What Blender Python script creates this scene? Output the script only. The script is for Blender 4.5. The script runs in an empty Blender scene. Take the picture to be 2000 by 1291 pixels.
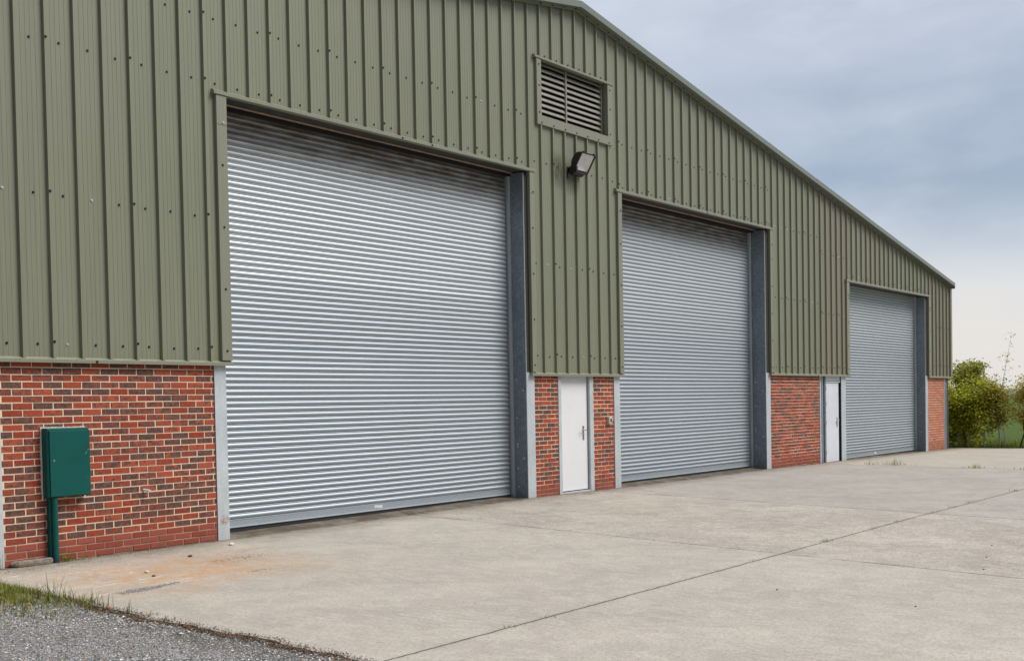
import bpy, math, random
import numpy as np
from mathutils import Vector, Matrix
random.seed(7); rng=np.random.default_rng(11)
S=bpy.context.scene; C=S.collection
R=math.radians
# ------------------------------------------------------------------ helpers
class MB:
    def __init__(s): s.v=[]; s.f=[]; s.m=[]; s.c=[]
    def quad(s,a,b,c,d,m=0,col=None):
        n=len(s.v); s.v+=[tuple(a),tuple(b),tuple(c),tuple(d)]; s.f.append((n,n+1,n+2,n+3)); s.m.append(m); s.c.append(col)
    def tri(s,a,b,c,m=0,col=None):
        n=len(s.v); s.v+=[tuple(a),tuple(b),tuple(c)]; s.f.append((n,n+1,n+2)); s.m.append(m); s.c.append(col)
    def box(s,x0,x1,y0,y1,z0,z1,m=0,col=None,ch=0.0):
        if ch>0:
            # box with chamfered vertical and horizontal edges on the front (-Y) side
            c=ch; n=len(s.v)
            P=[(x0,y1,z0),(x1,y1,z0),(x1,y1,z1),(x0,y1,z1),(x0,y0+c,z0),(x1,y0+c,z0),(x1,y0+c,z1),(x0,y0+c,z1),
               (x0+c,y0,z0+c),(x1-c,y0,z0+c),(x1-c,y0,z1-c),(x0+c,y0,z1-c)]
            F=[(0,3,2,1),(0,1,5,4),(1,2,6,5),(2,3,7,6),(3,0,4,7),(4,5,9,8),(5,6,10,9),(6,7,11,10),(7,4,8,11),(8,9,10,11)]
        else:
            n=len(s.v)
            P=[(x0,y0,z0),(x1,y0,z0),(x1,y1,z0),(x0,y1,z0),(x0,y0,z1),(x1,y0,z1),(x1,y1,z1),(x0,y1,z1)]
            F=[(0,3,2,1),(4,5,6,7),(0,1,5,4),(1,2,6,5),(2,3,7,6),(3,0,4,7)]
        s.v+=P
        for f in F: s.f.append(tuple(n+i for i in f)); s.m.append(m); s.c.append(col)
    def extr_x(s,prof,x0,x1,m=0,col=None,caps=True):
        """extrude closed (y,z) profile along X"""
        n=len(s.v); k=len(prof)
        s.v+=[(x0,y,z) for y,z in prof]+[(x1,y,z) for y,z in prof]
        for i in range(k):
            j=(i+1)%k; s.f.append((n+i,n+j,n+k+j,n+k+i)); s.m.append(m); s.c.append(col)
        if caps:
            s.f.append(tuple(n+i for i in range(k))[::-1]); s.m.append(m); s.c.append(col)
            s.f.append(tuple(n+k+i for i in range(k))); s.m.append(m); s.c.append(col)
    def tube(s,p0,p1,r0,r1=None,seg=12,m=0,caps=True,col=None):
        r1=r0 if r1 is None else r1
        p0=Vector(p0); p1=Vector(p1); d=(p1-p0).normalized()
        a=d.orthogonal().normalized(); b=d.cross(a); n=len(s.v)
        for p,r in ((p0,r0),(p1,r1)):
            for i in range(seg):
                t=2*math.pi*i/seg; s.v.append(tuple(p+a*(r*math.cos(t))+b*(r*math.sin(t))))
        for i in range(seg):
            j=(i+1)%seg; s.f.append((n+i,n+j,n+seg+j,n+seg+i)); s.m.append(m); s.c.append(col)
        if caps:
            s.f.append(tuple(n+i for i in range(seg))[::-1]); s.m.append(m); s.c.append(col)
            s.f.append(tuple(n+seg+i for i in range(seg))); s.m.append(m); s.c.append(col)
    def build(s,name,mats,parent=None,smooth=False):
        me=bpy.data.meshes.new(name); me.from_pydata(s.v,[],s.f)
        mats=mats if isinstance(mats,(list,tuple)) else [mats]
        for m in mats: me.materials.append(m)
        me.polygons.foreach_set('material_index',s.m)
        if any(c is not None for c in s.c):
            at=me.color_attributes.new('tint','FLOAT_COLOR','CORNER'); arr=[]
            for f,c in zip(s.f,s.c):
                c=c or (0,0,0,1); arr+=list(c)*len(f)
            at.data.foreach_set('color',arr)
        if smooth: me.polygons.foreach_set('use_smooth',[True]*len(s.f))
        me.update()
        o=bpy.data.objects.new(name,me); C.objects.link(o)
        put(o,parent); return o
W={}
def put(o,parent,loc=(0,0,0)):
    loc=Vector(loc)
    if parent is None: o.location=loc
    else: o.parent=parent; o.location=loc-W[parent.name]
    W[o.name]=loc
def empty(name,loc):
    o=bpy.data.objects.new(name,None); C.objects.link(o); o.empty_display_size=.2; put(o,None,loc); return o
def tag(o,label=None,cat=None,group=None,kind=None):
    if label: o['label']=label
    if cat: o['category']=cat
    if group: o['group']=group
    if kind: o['kind']=kind
    return o
# ------------------------------------------------------------------ node helpers
def mat(name):
    m=bpy.data.materials.new(name); m.use_nodes=True; nt=m.node_tree
    b=nt.nodes['Principled BSDF']; return m,nt,b
def N(nt,t,**k):
    n=nt.nodes.new(t)
    for a,v in k.items():
        if a in('ins',):
            for i,x in v.items(): n.inputs[i].default_value=x
        else: setattr(n,a,v)
    return n
def L(nt,a,b): nt.links.new(a,b)
def noise(nt,vec,scale,detail=3,rough=.55,dist=0,sc3=None):
    if sc3 is not None:
        mp=N(nt,'ShaderNodeMapping'); mp.inputs['Scale'].default_value=sc3; L(nt,vec,mp.inputs['Vector']); vec=mp.outputs[0]
    n=N(nt,'ShaderNodeTexNoise'); n.inputs['Scale'].default_value=scale; n.inputs['Detail'].default_value=detail
    n.inputs['Roughness'].default_value=rough; n.inputs['Distortion'].default_value=dist
    L(nt,vec,n.inputs['Vector']); return n.outputs['Fac']
def ramp(nt,fac,stops,interp='LINEAR'):
    r=N(nt,'ShaderNodeValToRGB'); cr=r.color_ramp; cr.interpolation=interp
    while len(cr.elements)<len(stops): cr.elements.new(.5)
    for e,(p,c) in zip(cr.elements,stops):
        e.position=p; e.color=(c,c,c,1) if isinstance(c,(int,float)) else (*c,1)
    L(nt,fac,r.inputs[0]); return r.outputs[0]
def mix(nt,fac,a,b,blend='MIX'):
    m=N(nt,'ShaderNodeMix',data_type='RGBA',blend_type=blend)
    for s,v in ((0,fac),(6,a),(7,b)):
        if isinstance(v,(int,float)): m.inputs[s].default_value=v if s==0 else (v,v,v,1)
        elif isinstance(v,tuple): m.inputs[s].default_value=(*v,1)
        else: L(nt,v,m.inputs[s])
    return m.outputs[2]
def mth(nt,op,a,b=None,c=None,clamp=False):
    m=N(nt,'ShaderNodeMath',operation=op,use_clamp=clamp)
    for i,v in enumerate((a,b,c)):
        if v is None: continue
        if isinstance(v,(int,float)): m.inputs[i].default_value=v
        else: L(nt,v,m.inputs[i])
    return m.outputs[0]
def sep(nt,vec):
    s=N(nt,'ShaderNodeSeparateXYZ'); L(nt,vec,s.inputs[0]); return s.outputs
def band(nt,v,c,w,soft):
    """1 inside |v-c|<w, fading over soft"""
    d=mth(nt,'ABSOLUTE',mth(nt,'SUBTRACT',v,c))
    mr=N(nt,'ShaderNodeMapRange'); mr.inputs['From Min'].default_value=w+soft; mr.inputs['From Max'].default_value=w
    L(nt,d,mr.inputs['Value']); return mr.outputs[0]
def stepup(nt,v,a,b):
    mr=N(nt,'ShaderNodeMapRange'); mr.inputs['From Min'].default_value=a; mr.inputs['From Max'].default_value=b
    L(nt,v,mr.inputs['Value']); return mr.outputs[0]
def gcoord(nt):
    g=N(nt,'ShaderNodeNewGeometry'); return g.outputs['Position']
def bump(nt,b,h,strength,dist):
    bp=N(nt,'ShaderNodeBump'); bp.inputs['Strength'].default_value=strength; bp.inputs['Distance'].default_value=dist
    L(nt,h,bp.inputs['Height']); L(nt,bp.outputs[0],b.inputs['Normal'])
# ------------------------------------------------------------------ materials
def m_clad(name,base,rough=.42,tint=True):
    m,nt,b=mat(name); P=gcoord(nt)
    streak=noise(nt,P,3,4,.6,sc3=(9,9,.35)); fine=noise(nt,P,260,2,.6); big=noise(nt,P,.6,3,.5)
    col=mix(nt,ramp(nt,streak,[(.3,0),(.75,1)]),tuple(x*.87 for x in base),tuple(x*1.08 for x in base))
    col=mix(nt,mth(nt,'MULTIPLY',ramp(nt,fine,[(.35,0),(.7,1)]),.35),col,tuple(min(1,x*1.35) for x in base))
    col=mix(nt,mth(nt,'MULTIPLY',ramp(nt,big,[(.45,0),(.7,1)]),.25),col,tuple(x*a for x,a in zip(base,(.92,.92,.85))))
    if tint:
        at=N(nt,'ShaderNodeVertexColor',layer_name='tint'); s=N(nt,'ShaderNodeSeparateColor'); L(nt,at.outputs[0],s.inputs[0])
        tn=mth(nt,'MULTIPLY',s.outputs[0],mth(nt,'MULTIPLY_ADD',streak,.8,.5),clamp=True)
        col=mix(nt,tn,col,(base[0]*1.12,base[1]*.86,base[2]*.95))
        col=mix(nt,s.outputs[1],col,tuple(x*1.12 for x in base))
        # grime that has run down below the floodlight and on drips
        xyz=sep(nt,P)
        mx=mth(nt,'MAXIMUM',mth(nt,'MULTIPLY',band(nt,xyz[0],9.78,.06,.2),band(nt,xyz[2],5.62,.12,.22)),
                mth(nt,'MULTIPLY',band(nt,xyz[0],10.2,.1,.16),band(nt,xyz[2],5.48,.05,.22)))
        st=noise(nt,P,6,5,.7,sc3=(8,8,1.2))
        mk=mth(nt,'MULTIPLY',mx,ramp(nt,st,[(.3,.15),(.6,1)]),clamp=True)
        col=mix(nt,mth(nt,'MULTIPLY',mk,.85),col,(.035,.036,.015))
        sp=noise(nt,P,38,1,.4); col=mix(nt,ramp(nt,sp,[(.80,0),(.82,.5)]),col,(.42,.43,.36))
    L(nt,col,b.inputs['Base Color']); b.inputs['Roughness'].default_value=rough
    b.inputs['Specular IOR Level'].default_value=.4
    dent=noise(nt,P,1.6,2,.5,sc3=(1,1,.5)); bump(nt,b,dent,.25,.02)
    return m
OL=(.203,.215,.155)
CLAD=m_clad('cladding_green',OL); FLASH=m_clad('flashing_green',(.225,.23,.175),.38,False)
FASC=m_clad('fascia_green',(.165,.19,.165),.4,False)
def m_galv(name,base,metal=.75,rough=.42,rust=False,contrast=.22,sc=55):
    m,nt,b=mat(name); P=gcoord(nt)
    v=N(nt,'ShaderNodeTexVoronoi'); v.inputs['Scale'].default_value=sc; L(nt,P,v.inputs['Vector'])
    s=N(nt,'ShaderNodeSeparateColor'); L(nt,v.outputs['Color'],s.inputs[0])
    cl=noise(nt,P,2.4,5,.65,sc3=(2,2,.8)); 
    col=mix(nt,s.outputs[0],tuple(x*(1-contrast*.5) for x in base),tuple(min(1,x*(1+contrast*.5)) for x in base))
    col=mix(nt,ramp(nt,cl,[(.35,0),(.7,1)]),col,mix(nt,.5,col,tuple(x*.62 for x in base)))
    L(nt,mth(nt,'MULTIPLY_ADD',s.outputs[1],.12,rough-.04),b.inputs['Roughness'])
    if rust:
        xyz=sep(nt,P); mk=mth(nt,'MULTIPLY',band(nt,xyz[0],2.80,.02,.06),band(nt,xyz[2],.24,.015,.06))
        mk=mth(nt,'MULTIPLY',mk,ramp(nt,noise(nt,P,22,3),[(.4,0),(.6,1)]),clamp=True)
        col=mix(nt,mk,col,(.35,.14,.03))
    L(nt,col,b.inputs['Base Color']); b.inputs['Metallic'].default_value=metal
    bump(nt,b,noise(nt,P,120,2),.15,.002)
    return m
GALV=m_galv('galvanised_steel',(.60,.66,.70),.35,.5,True,.14)
WEB=m_galv('shaded_steel_web',(.25,.29,.34),.45,.45,False,.45,30)  # mottled galvanised steel, shade of the webs put into a darker base
def m_shut():
    m,nt,b=mat('shutter_steel'); P=gcoord(nt)
    n1=noise(nt,P,90,3,.7,sc3=(1,1,2.2)); n2=noise(nt,P,1.1,3,.5)
    base=(.45,.505,.55)
    col=mix(nt,ramp(nt,n1,[(.3,0),(.7,1)]),tuple(x*.72 for x in base),tuple(min(1,x*1.1) for x in base))
    col=mix(nt,mth(nt,'MULTIPLY',ramp(nt,n2,[(.4,0),(.7,1)]),.25),col,tuple(x*.8 for x in base))
    xyz=sep(nt,P)
    # the upper run of slats is mixed paler
    zb_=mth(nt,'ADD',xyz[2],mth(nt,'MULTIPLY_ADD',n2,.5,-.25)); pale_up=mth(nt,'MAXIMUM',mth(nt,'MULTIPLY',stepup(nt,xyz[2],3.33,3.36),stepup(nt,xyz[0],9.5,9.4)),mth(nt,'MULTIPLY',stepup(nt,zb_,2.6,3.6),.7))
    col=mix(nt,mth(nt,'MULTIPLY',pale_up,.34),col,(.70,.73,.76))
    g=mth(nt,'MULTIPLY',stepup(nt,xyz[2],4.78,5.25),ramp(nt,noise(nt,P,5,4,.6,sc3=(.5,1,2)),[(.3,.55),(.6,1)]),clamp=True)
    col=mix(nt,mth(nt,'MULTIPLY',g,.9),col,(.13,.10,.075))  # shadow below the door head, painted brown onto the top slats
    L(nt,col,b.inputs['Base Color']); b.inputs['Metallic'].default_value=.62
    L(nt,mth(nt,'MULTIPLY_ADD',n1,.25,.40),b.inputs['Roughness'])
    bump(nt,b,n1,.35,.0025)
    return m
SHUT=m_shut()
def m_plain(name,base,rough=.5,metal=0,nz=.12,sc=30,spec=.5,bmp=0):
    m,nt,b=mat(name); P=gcoord(nt); n=noise(nt,P,sc,4,.6)
    col=mix(nt,ramp(nt,n,[(.3,0),(.7,1)]),tuple(x*(1-nz) for x in base),tuple(min(1,x*(1+nz)) for x in base))
    L(nt,col,b.inputs['Base Color']); b.inputs['Roughness'].default_value=rough; b.inputs['Metallic'].default_value=metal
    b.inputs['Specular IOR Level'].default_value=spec
    if bmp: bump(nt,b,n,.5,bmp)
    return m
SCREW=m_plain('screw_cap',(.012,.013,.013),.35); SCREWW=m_plain('bare_screw_head',(.7,.72,.72),.3,.6)
WHITE=m_plain('white_door_paint',(.76,.77,.79),.38,nz=.03,sc=3); WHITE2=m_plain('grey_white_door_paint',(.66,.69,.77),.35,nz=.07,sc=2)
BLACK=m_plain('black_paint',(.012,.012,.014),.35); DARK=m_plain('dark_interior',(.01,.01,.011),.9)
SEAL=m_plain('white_sealant',(.72,.72,.68),.7,nz=.15,sc=90); PINK=m_plain('pinkish_strip',(.52,.36,.28),.6,nz=.2,sc=12)  # PINK: plain pinkish strip behind the soffit
STEEL=m_plain('stainless_steel',(.5,.46,.4),.28,.9,sc=8); RUBBER=m_plain('rubber_seal',(.02,.02,.022),.7)
BRASS=STEEL
PLASTIC=m_plain('off_white_plastic',(.62,.6,.52),.5); STICK=m_plain('worn_white_sticker',(.7,.7,.68),.6,nz=.3,sc=120)
def m_green():
    m,nt,b=mat('green_enamel'); P=gcoord(nt)
    n=noise(nt,P,4,4,.6); col=mix(nt,n,(.0,.062,.055),(.0,.098,.086))
    sp=noise(nt,P,75,2,.5); col=mix(nt,ramp(nt,sp,[(.74,0),(.77,.45)]),col,(.12,.3,.26))
    L(nt,col,b.inputs['Base Color']); b.inputs['Roughness'].default_value=.45; b.inputs['Specular IOR Level'].default_value=.3
    return m
GREEN=m_green()
def m_brick():
    m,nt,b=mat('facing_brick'); P=gcoord(nt)
    at=N(nt,'ShaderNodeVertexColor',layer_name='tint'); s=N(nt,'ShaderNodeSeparateColor'); L(nt,at.outputs[0],s.inputs[0])
    r,g,bl=s.outputs[0],s.outputs[1],s.outputs[2]        # r: darkness class, g: random, bl: engineering brick
    # shift noise per brick so patches break at joints
    cb=N(nt,'ShaderNodeCombineXYZ'); L(nt,mth(nt,'MULTIPLY',g,37.),cb.inputs[1]); ad=N(nt,'ShaderNodeVectorMath',operation='ADD'); L(nt,P,ad.inputs[0]); L(nt,cb.outputs[0],ad.inputs[1]); PP=ad.outputs[0]
    patch=noise(nt,PP,15,4,.65,sc3=(1,1,1.7)); fine=noise(nt,PP,140,3,.7); mid=noise(nt,PP,35,3,.6)
    red=mix(nt,g,(.25,.040,.020),(.39,.080,.040))
    red=mix(nt,mth(nt,'MULTIPLY',ramp(nt,mid,[(.5,0),(.75,1)]),.4),red,(.46,.17,.12))
    dk=mix(nt,ramp(nt,mid,[(.3,0),(.7,1)]),(.045,.032,.032),(.17,.095,.08))
    f=mth(nt,'ADD',patch,mth(nt,'MULTIPLY_ADD',r,.62,-.62)); f=stepup(nt,f,.17,.29)
    f=mth(nt,'MULTIPLY',f,.92)
    col=mix(nt,f,red,dk)
    eng=mix(nt,g,(.26,.055,.035),(.33,.085,.06)); col=mix(nt,bl,col,eng)
    col=mix(nt,ramp(nt,fine,[(.68,0),(.76,.7)]),col,(.03,.02,.02))
    col=mix(nt,ramp(nt,noise(nt,PP,60,2),[(.72,0),(.8,.5)]),col,(.6,.42,.32))
    xyz=sep(nt,P)
    top=stepup(nt,xyz[0],27.,28.); col=mix(nt,mth(nt,'MULTIPLY',top,.42),col,(.62,.27,.17))
    gr=mth(nt,'MULTIPLY',stepup(nt,xyz[2],.22,.0),ramp(nt,noise(nt,P,6,4,.7),[(.42,0),(.65,1)]),clamp=True)
    col=mix(nt,mth(nt,'MULTIPLY',gr,.5),col,(.12,.09,.05))
    L(nt,col,b.inputs['Base Color']); b.inputs['Roughness'].default_value=.8; b.inputs['Specular IOR Level'].default_value=.25
    bump(nt,b,mth(nt,'ADD',fine,mid),.6,.004); return m
BRICK=m_brick()
def m_mortar():
    m,nt,b=mat('mortar'); P=gcoord(nt); n=noise(nt,P,110,4,.7); n2=noise(nt,P,2,3)
    col=mix(nt,n,(.68,.52,.36),(.86,.73,.55)); col=mix(nt,mth(nt,'MULTIPLY',n2,.4),col,(.55,.38,.25))
    xyz=sep(nt,P); low=stepup(nt,xyz[2],.24,.2); col=mix(nt,mth(nt,'MULTIPLY',low,.72),col,mix(nt,ramp(nt,noise(nt,P,4,3),[(.4,0),(.6,1)]),(.07,.05,.04),(.40,.17,.11)))
    L(nt,col,b.inputs['Base Color']); b.inputs['Roughness'].default_value=.95; bump(nt,b,n,.6,.004); return m
MORT=m_mortar()
def m_yard():
    m,nt,b=mat('yard_concrete'); P=gcoord(nt); xyz=sep(nt,P); x,y=xyz[0],xyz[1]
    big=noise(nt,P,.55,5,.6,.4); med=noise(nt,P,1.5,7,.72,.5); fine=noise(nt,P,95,3,.8); spk=noise(nt,P,34,5,.78)
    streak=noise(nt,P,4.2,6,.72,.9,sc3=(1.5,.9,1))
    col=mix(nt,ramp(nt,big,[(.3,0),(.72,1)]),(.40,.357,.315),(.595,.54,.465))
    col=mix(nt,mth(nt,'MULTIPLY',ramp(nt,med,[(.42,0),(.58,1)]),.55),col,(.31,.278,.252))
    col=mix(nt,mth(nt,'MULTIPLY',ramp(nt,streak,[(.46,0),(.6,1)]),.5),col,(.64,.595,.53))
    col=mix(nt,ramp(nt,spk,[(.36,.8),(.52,0)]),col,(.20,.175,.155)); col=mix(nt,ramp(nt,noise(nt,P,75,3,.8),[(.35,.5),(.5,0)]),col,(.16,.145,.13))
    col=mix(nt,ramp(nt,fine,[(.54,0),(.66,.6)]),col,(.66,.62,.57))
    pit=noise(nt,P,18,2,.4); col=mix(nt,ramp(nt,pit,[(.80,0),(.815,.8)]),col,(.09,.08,.07))
    wob=mth(nt,'MULTIPLY_ADD',noise(nt,P,3.5,4,.7),.05,-.025); wf=mth(nt,'MULTIPLY_ADD',noise(nt,P,30,2),.012,-.006)
    # bays: wearing greys differ from slab to slab
    j1=mth(nt,'SUBTRACT',x,mth(nt,'MULTIPLY_ADD',y,.135,6.05)); j2=mth(nt,'SUBTRACT',x,mth(nt,'MULTIPLY_ADD',y,.155,10.75)); j3=mth(nt,'SUBTRACT',x,mth(nt,'MULTIPLY_ADD',y,.12,20.5))
    yl=mth(nt,'ADD',y,6.29)
    bay=mth(nt,'MULTIPLY',stepup(nt,j2,-.01,.01),stepup(nt,j3,.01,-.01)); col=mix(nt,mth(nt,'MULTIPLY',bay,.34),col,(.33,.315,.31))
    bay1=stepup(nt,j1,.01,-.01); col=mix(nt,mth(nt,'MULTIPLY',bay1,.3),col,(.49,.46,.41))
    far=stepup(nt,j3,-.01,.01); col=mix(nt,mth(nt,'MULTIPLY',far,.4),col,(.46,.42,.36))
    # rusty clay stain by the corner
    w2=mth(nt,'MULTIPLY_ADD',noise(nt,P,1.3,4,.6),1.6,-.8)
    sx=band(nt,mth(nt,'ADD',x,w2),1.0,.5,1.1); sy=band(nt,mth(nt,'ADD',y,mth(nt,'MULTIPLY',w2,.8)),-1.75,.45,.9)
    st=mth(nt,'MULTIPLY',mth(nt,'MULTIPLY',sx,sy),ramp(nt,noise(nt,P,4,5,.7),[(.35,.15),(.62,1)]),clamp=True)
    col=mix(nt,mth(nt,'MULTIPLY',st,.8),col,(.50,.285,.14))
    # darker damp dirt along the foot of the wall
    dw=mth(nt,'ADD',y,mth(nt,'MULTIPLY_ADD',noise(nt,P,1.8,5,.7),1.0,-.5))
    dirt=mth(nt,'MULTIPLY',stepup(nt,dw,-.75,-.1),ramp(nt,noise(nt,P,7,5,.75),[(.3,.35),(.65,1)]),clamp=True)
    col=mix(nt,mth(nt,'MULTIPLY',dirt,.8),col,(.17,.135,.10))
    # faint tyre tread scuffs
    wv=N(nt,'ShaderNodeTexWave'); wv.inputs['Scale'].default_value=3.4; wv.inputs['Distortion'].default_value=5; wv.inputs['Detail'].default_value=2; wv.inputs['Detail Scale'].default_value=2; L(nt,P,wv.inputs['Vector'])
    tm_=mth(nt,'MULTIPLY',ramp(nt,wv.outputs['Fac'],[(.62,0),(.8,1)]),ramp(nt,noise(nt,P,.7,3,.6),[(.47,0),(.6,1)]))
    col=mix(nt,mth(nt,'MULTIPLY',tm_,.22),col,(.27,.25,.225))
    # dark oil and damp blots
    ob=noise(nt,P,.9,4,.75,.3); col=mix(nt,ramp(nt,ob,[(.66,0),(.74,.3)]),col,(.20,.185,.17))
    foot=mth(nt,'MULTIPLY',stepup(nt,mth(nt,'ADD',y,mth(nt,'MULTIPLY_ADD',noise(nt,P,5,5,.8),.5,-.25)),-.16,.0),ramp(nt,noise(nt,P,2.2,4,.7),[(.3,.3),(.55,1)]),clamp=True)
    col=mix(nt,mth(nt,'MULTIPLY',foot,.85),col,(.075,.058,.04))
    # cement laitance scratches
    sc=noise(nt,P,2.2,2,.5,2.5,sc3=(.35,2.2,1)); ln=band(nt,sc,.52,.004,.008); reg=mth(nt,'MULTIPLY',band(nt,x,.1,.7,.8),band(nt,y,-1.5,.8,.7))
    col=mix(nt,mth(nt,'MULTIPLY',mth(nt,'MULTIPLY',ln,reg),.8),col,(.72,.68,.60))
    # construction joints
    jl=band(nt,mth(nt,'ADD',yl,mth(nt,'ADD',wob,wf)),0,.003,.009)
    ja=band(nt,mth(nt,'ADD',j1,wf),0,.004,.014); ja=mth(nt,'MULTIPLY',ja,ramp(nt,noise(nt,P,1.5,3),[(.35,.45),(.6,1)]))
    jb=band(nt,mth(nt,'ADD',j2,wf),0,.008,.016); jc=band(nt,mth(nt,'ADD',j3,wob),0,.01,.03)
    # old crack and shallow tyre scuffs
    J=mth(nt,'MAXIMUM',mth(nt,'MAXIMUM',jl,ja),mth(nt,'MAXIMUM',mth(nt,'MULTIPLY',jb,.8),mth(nt,'MULTIPLY',jc,.5)))
    soft=mth(nt,'MULTIPLY',band(nt,mth(nt,'ADD',yl,wob),0,.01,.05),.2); col=mix(nt,soft,col,(.17,.15,.12))
    col=mix(nt,mth(nt,'MULTIPLY',J,.93,clamp=True),col,(.035,.03,.025))
    L(nt,col,b.inputs['Base Color']); b.inputs['Roughness'].default_value=.85; b.inputs['Specular IOR Level'].default_value=.2
    h=mth(nt,'ADD',mth(nt,'MULTIPLY',spk,.6),mth(nt,'ADD',mth(nt,'MULTIPLY',fine,.4),mth(nt,'MULTIPLY',streak,.8)))
    h=mth(nt,'SUBTRACT',h,mth(nt,'MULTIPLY',J,2.)); bump(nt,b,h,.7,.006)
    return m
YARD=m_yard()
def m_gravel():
    m,nt,b=mat('gravel_ground'); P=gcoord(nt)
    v=N(nt,'ShaderNodeTexVoronoi'); v.inputs['Scale'].default_value=75; L(nt,P,v.inputs['Vector'])
    s=N(nt,'ShaderNodeSeparateColor'); L(nt,v.outputs['Color'],s.inputs[0])
    col=mix(nt,s.outputs[0],(.14,.14,.142),(.55,.55,.56)); col=mix(nt,ramp(nt,s.outputs[1],[(.93,0),(.95,.8)]),col,(.42,.24,.15))
    col=mix(nt,ramp(nt,v.outputs['Distance'],[(.3,0),(.75,.8)]),col,(.05,.047,.045))
    # soil by the concrete edge
    xyz=sep(nt,P); e=stepup(nt,mth(nt,'ADD',xyz[0],mth(nt,'MULTIPLY_ADD',noise(nt,P,3,4),.6,-.3)),-.95,-.6)
    col=mix(nt,mth(nt,'MULTIPLY',e,.6),col,(.10,.08,.055))
    L(nt,col,b.inputs['Base Color']); b.inputs['Roughness'].default_value=.9; bump(nt,b,mth(nt,'SUBTRACT',1.,v.outputs['Distance']),.9,.012); return m
GRAV=m_gravel()
def m_stone(name,stops,rough=.85):
    m,nt,b=mat(name); at=N(nt,'ShaderNodeVertexColor',layer_name='tint'); s=N(nt,'ShaderNodeSeparateColor'); L(nt,at.outputs[0],s.inputs[0])
    col=ramp(nt,s.outputs[0],stops); L(nt,col,b.inputs['Base Color']); b.inputs['Roughness'].default_value=rough; b.inputs['Specular IOR Level'].default_value=.2; return m
STONES=m_stone('loose_stone',[(0,(.08,.08,.085)),(.35,(.27,.27,.275)),(.75,(.52,.52,.53)),(.955,(.80,.79,.77)),(.965,(.5,.25,.14)),(1,(.6,.48,.32))])
STCH=STONES.node_tree.nodes
def m_leafy(name,stops,trans=.45,rough=.5):
    m,nt,b=mat(name); at=N(nt,'ShaderNodeVertexColor',layer_name='tint'); s=N(nt,'ShaderNodeSeparateColor'); L(nt,at.outputs[0],s.inputs[0])
    col=ramp(nt,s.outputs[0],stops); L(nt,col,b.inputs['Base Color']); b.inputs['Roughness'].default_value=rough
    b.inputs['Specular IOR Level'].default_value=.3
    tr=N(nt,'ShaderNodeBsdfTranslucent'); L(nt,col,tr.inputs[0]); mx=N(nt,'ShaderNodeMixShader'); mx.inputs[0].default_value=trans
    L(nt,b.outputs[0],mx.inputs[1]); L(nt,tr.outputs[0],mx.inputs[2]); L(nt,mx.outputs[0],nt.nodes['Material Output'].inputs[0]); return m
LEAFG=m_leafy('leaf_green',[(0,(.06,.08,.012)),(.45,(.40,.44,.03)),(1,(.75,.68,.05))])
LEAFY=m_leafy('leaf_olive',[(0,(.10,.11,.02)),(.4,(.44,.44,.05)),(.8,(.64,.55,.09)),(1,(.48,.27,.15))])
LEAFO=m_leafy('leaf_oak',[(0,(.10,.12,.016)),(.5,(.34,.36,.05)),(1,(.55,.50,.07))])
GRASS=m_leafy('grass_blade',[(0,(.05,.10,.01)),(.5,(.17,.25,.02)),(.85,(.33,.33,.05)),(1,(.55,.42,.18))],.3)
def m_bark(name,a,bc,pale=False):
    m,nt,b=mat(name); P=gcoord(nt); n=noise(nt,P,14,4,.7,sc3=(1,1,.4)); col=mix(nt,n,a,bc)
    if pale:
        z=sep(nt,P)[2]; f=mth(nt,'MULTIPLY',stepup(nt,z,.85,.6),ramp(nt,noise(nt,P,25,3),[(.4,1),(.66,.55)]),clamp=True); col=mix(nt,f,col,(.68,.65,.60))
    L(nt,col,b.inputs['Base Color']); b.inputs['Roughness'].default_value=.9; return m
BARK=m_bark('bark_dark',(.035,.028,.022),(.11,.085,.065)); BIRCH=m_bark('bark_pale_foot',(.045,.03,.025),(.13,.09,.07),True)
def m_field():
    m,nt,b=mat('field_grass'); P=gcoord(nt); n=noise(nt,P,.05,5,.6); n2=noise(nt,P,2.5,4,.7); n3=noise(nt,P,14,3,.8)
    col=mix(nt,n,(.05,.085,.018),(.10,.145,.03)); col=mix(nt,mth(nt,'MULTIPLY',n2,.5),col,(.05,.085,.015)); col=mix(nt,ramp(nt,n3,[(.5,0),(.75,.5)]),col,(.16,.22,.05))
    L(nt,col,b.inputs['Base Color']); b.inputs['Roughness'].default_value=.95; b.inputs['Specular IOR Level'].default_value=.1; bump(nt,b,n3,.6,.05); return m
FIELD=m_field()
HILL=m_plain('hazy_hill',(.19,.22,.24),.95,nz=.25,sc=.004,spec=.05)  # distance haze is painted in as a bluish base
# ------------------------------------------------------------------ ground
def sm(t): t=max(0,min(1,t)); return t*t*(3-2*t)
PTS=[(-40,0),(3,0),(6,.015),(9,.032),(11.6,.012),(14,.0),(18,0),(20.6,-.025),(24,-.05),(28.4,-.085),(31,-.105),(36,-.12),(60,-.15)]
def gz(x,y=0):
    for (a,za),(b,zb) in zip(PTS,PTS[1:]):
        if a<=x<=b:
            z=za+(zb-za)*(x-a)/(b-a); break
    else: z=PTS[-1][1] if x>0 else 0
    k=1-sm((-y-1)/6)*.6
    return z*k
RAKE0=(10.35,8.467); SL=.1684
def rz(x): return RAKE0[1]-SL*abs(x-RAKE0[0])
def edge_x(y):
    return -.50-.02*(-y-1)+.03*math.sin(y*2.1)+.022*math.sin(y*7.3+1)+.012*math.sin(y*19.)
yard=MB()
ys=[.55,.3,0,-.25,-.6,-1.05]+list(np.arange(-1.25,-12,-.12))+list(np.arange(-12,-14.5,-1.))
xs=list(np.arange(0,31.4,.6))+[31.35]
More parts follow.
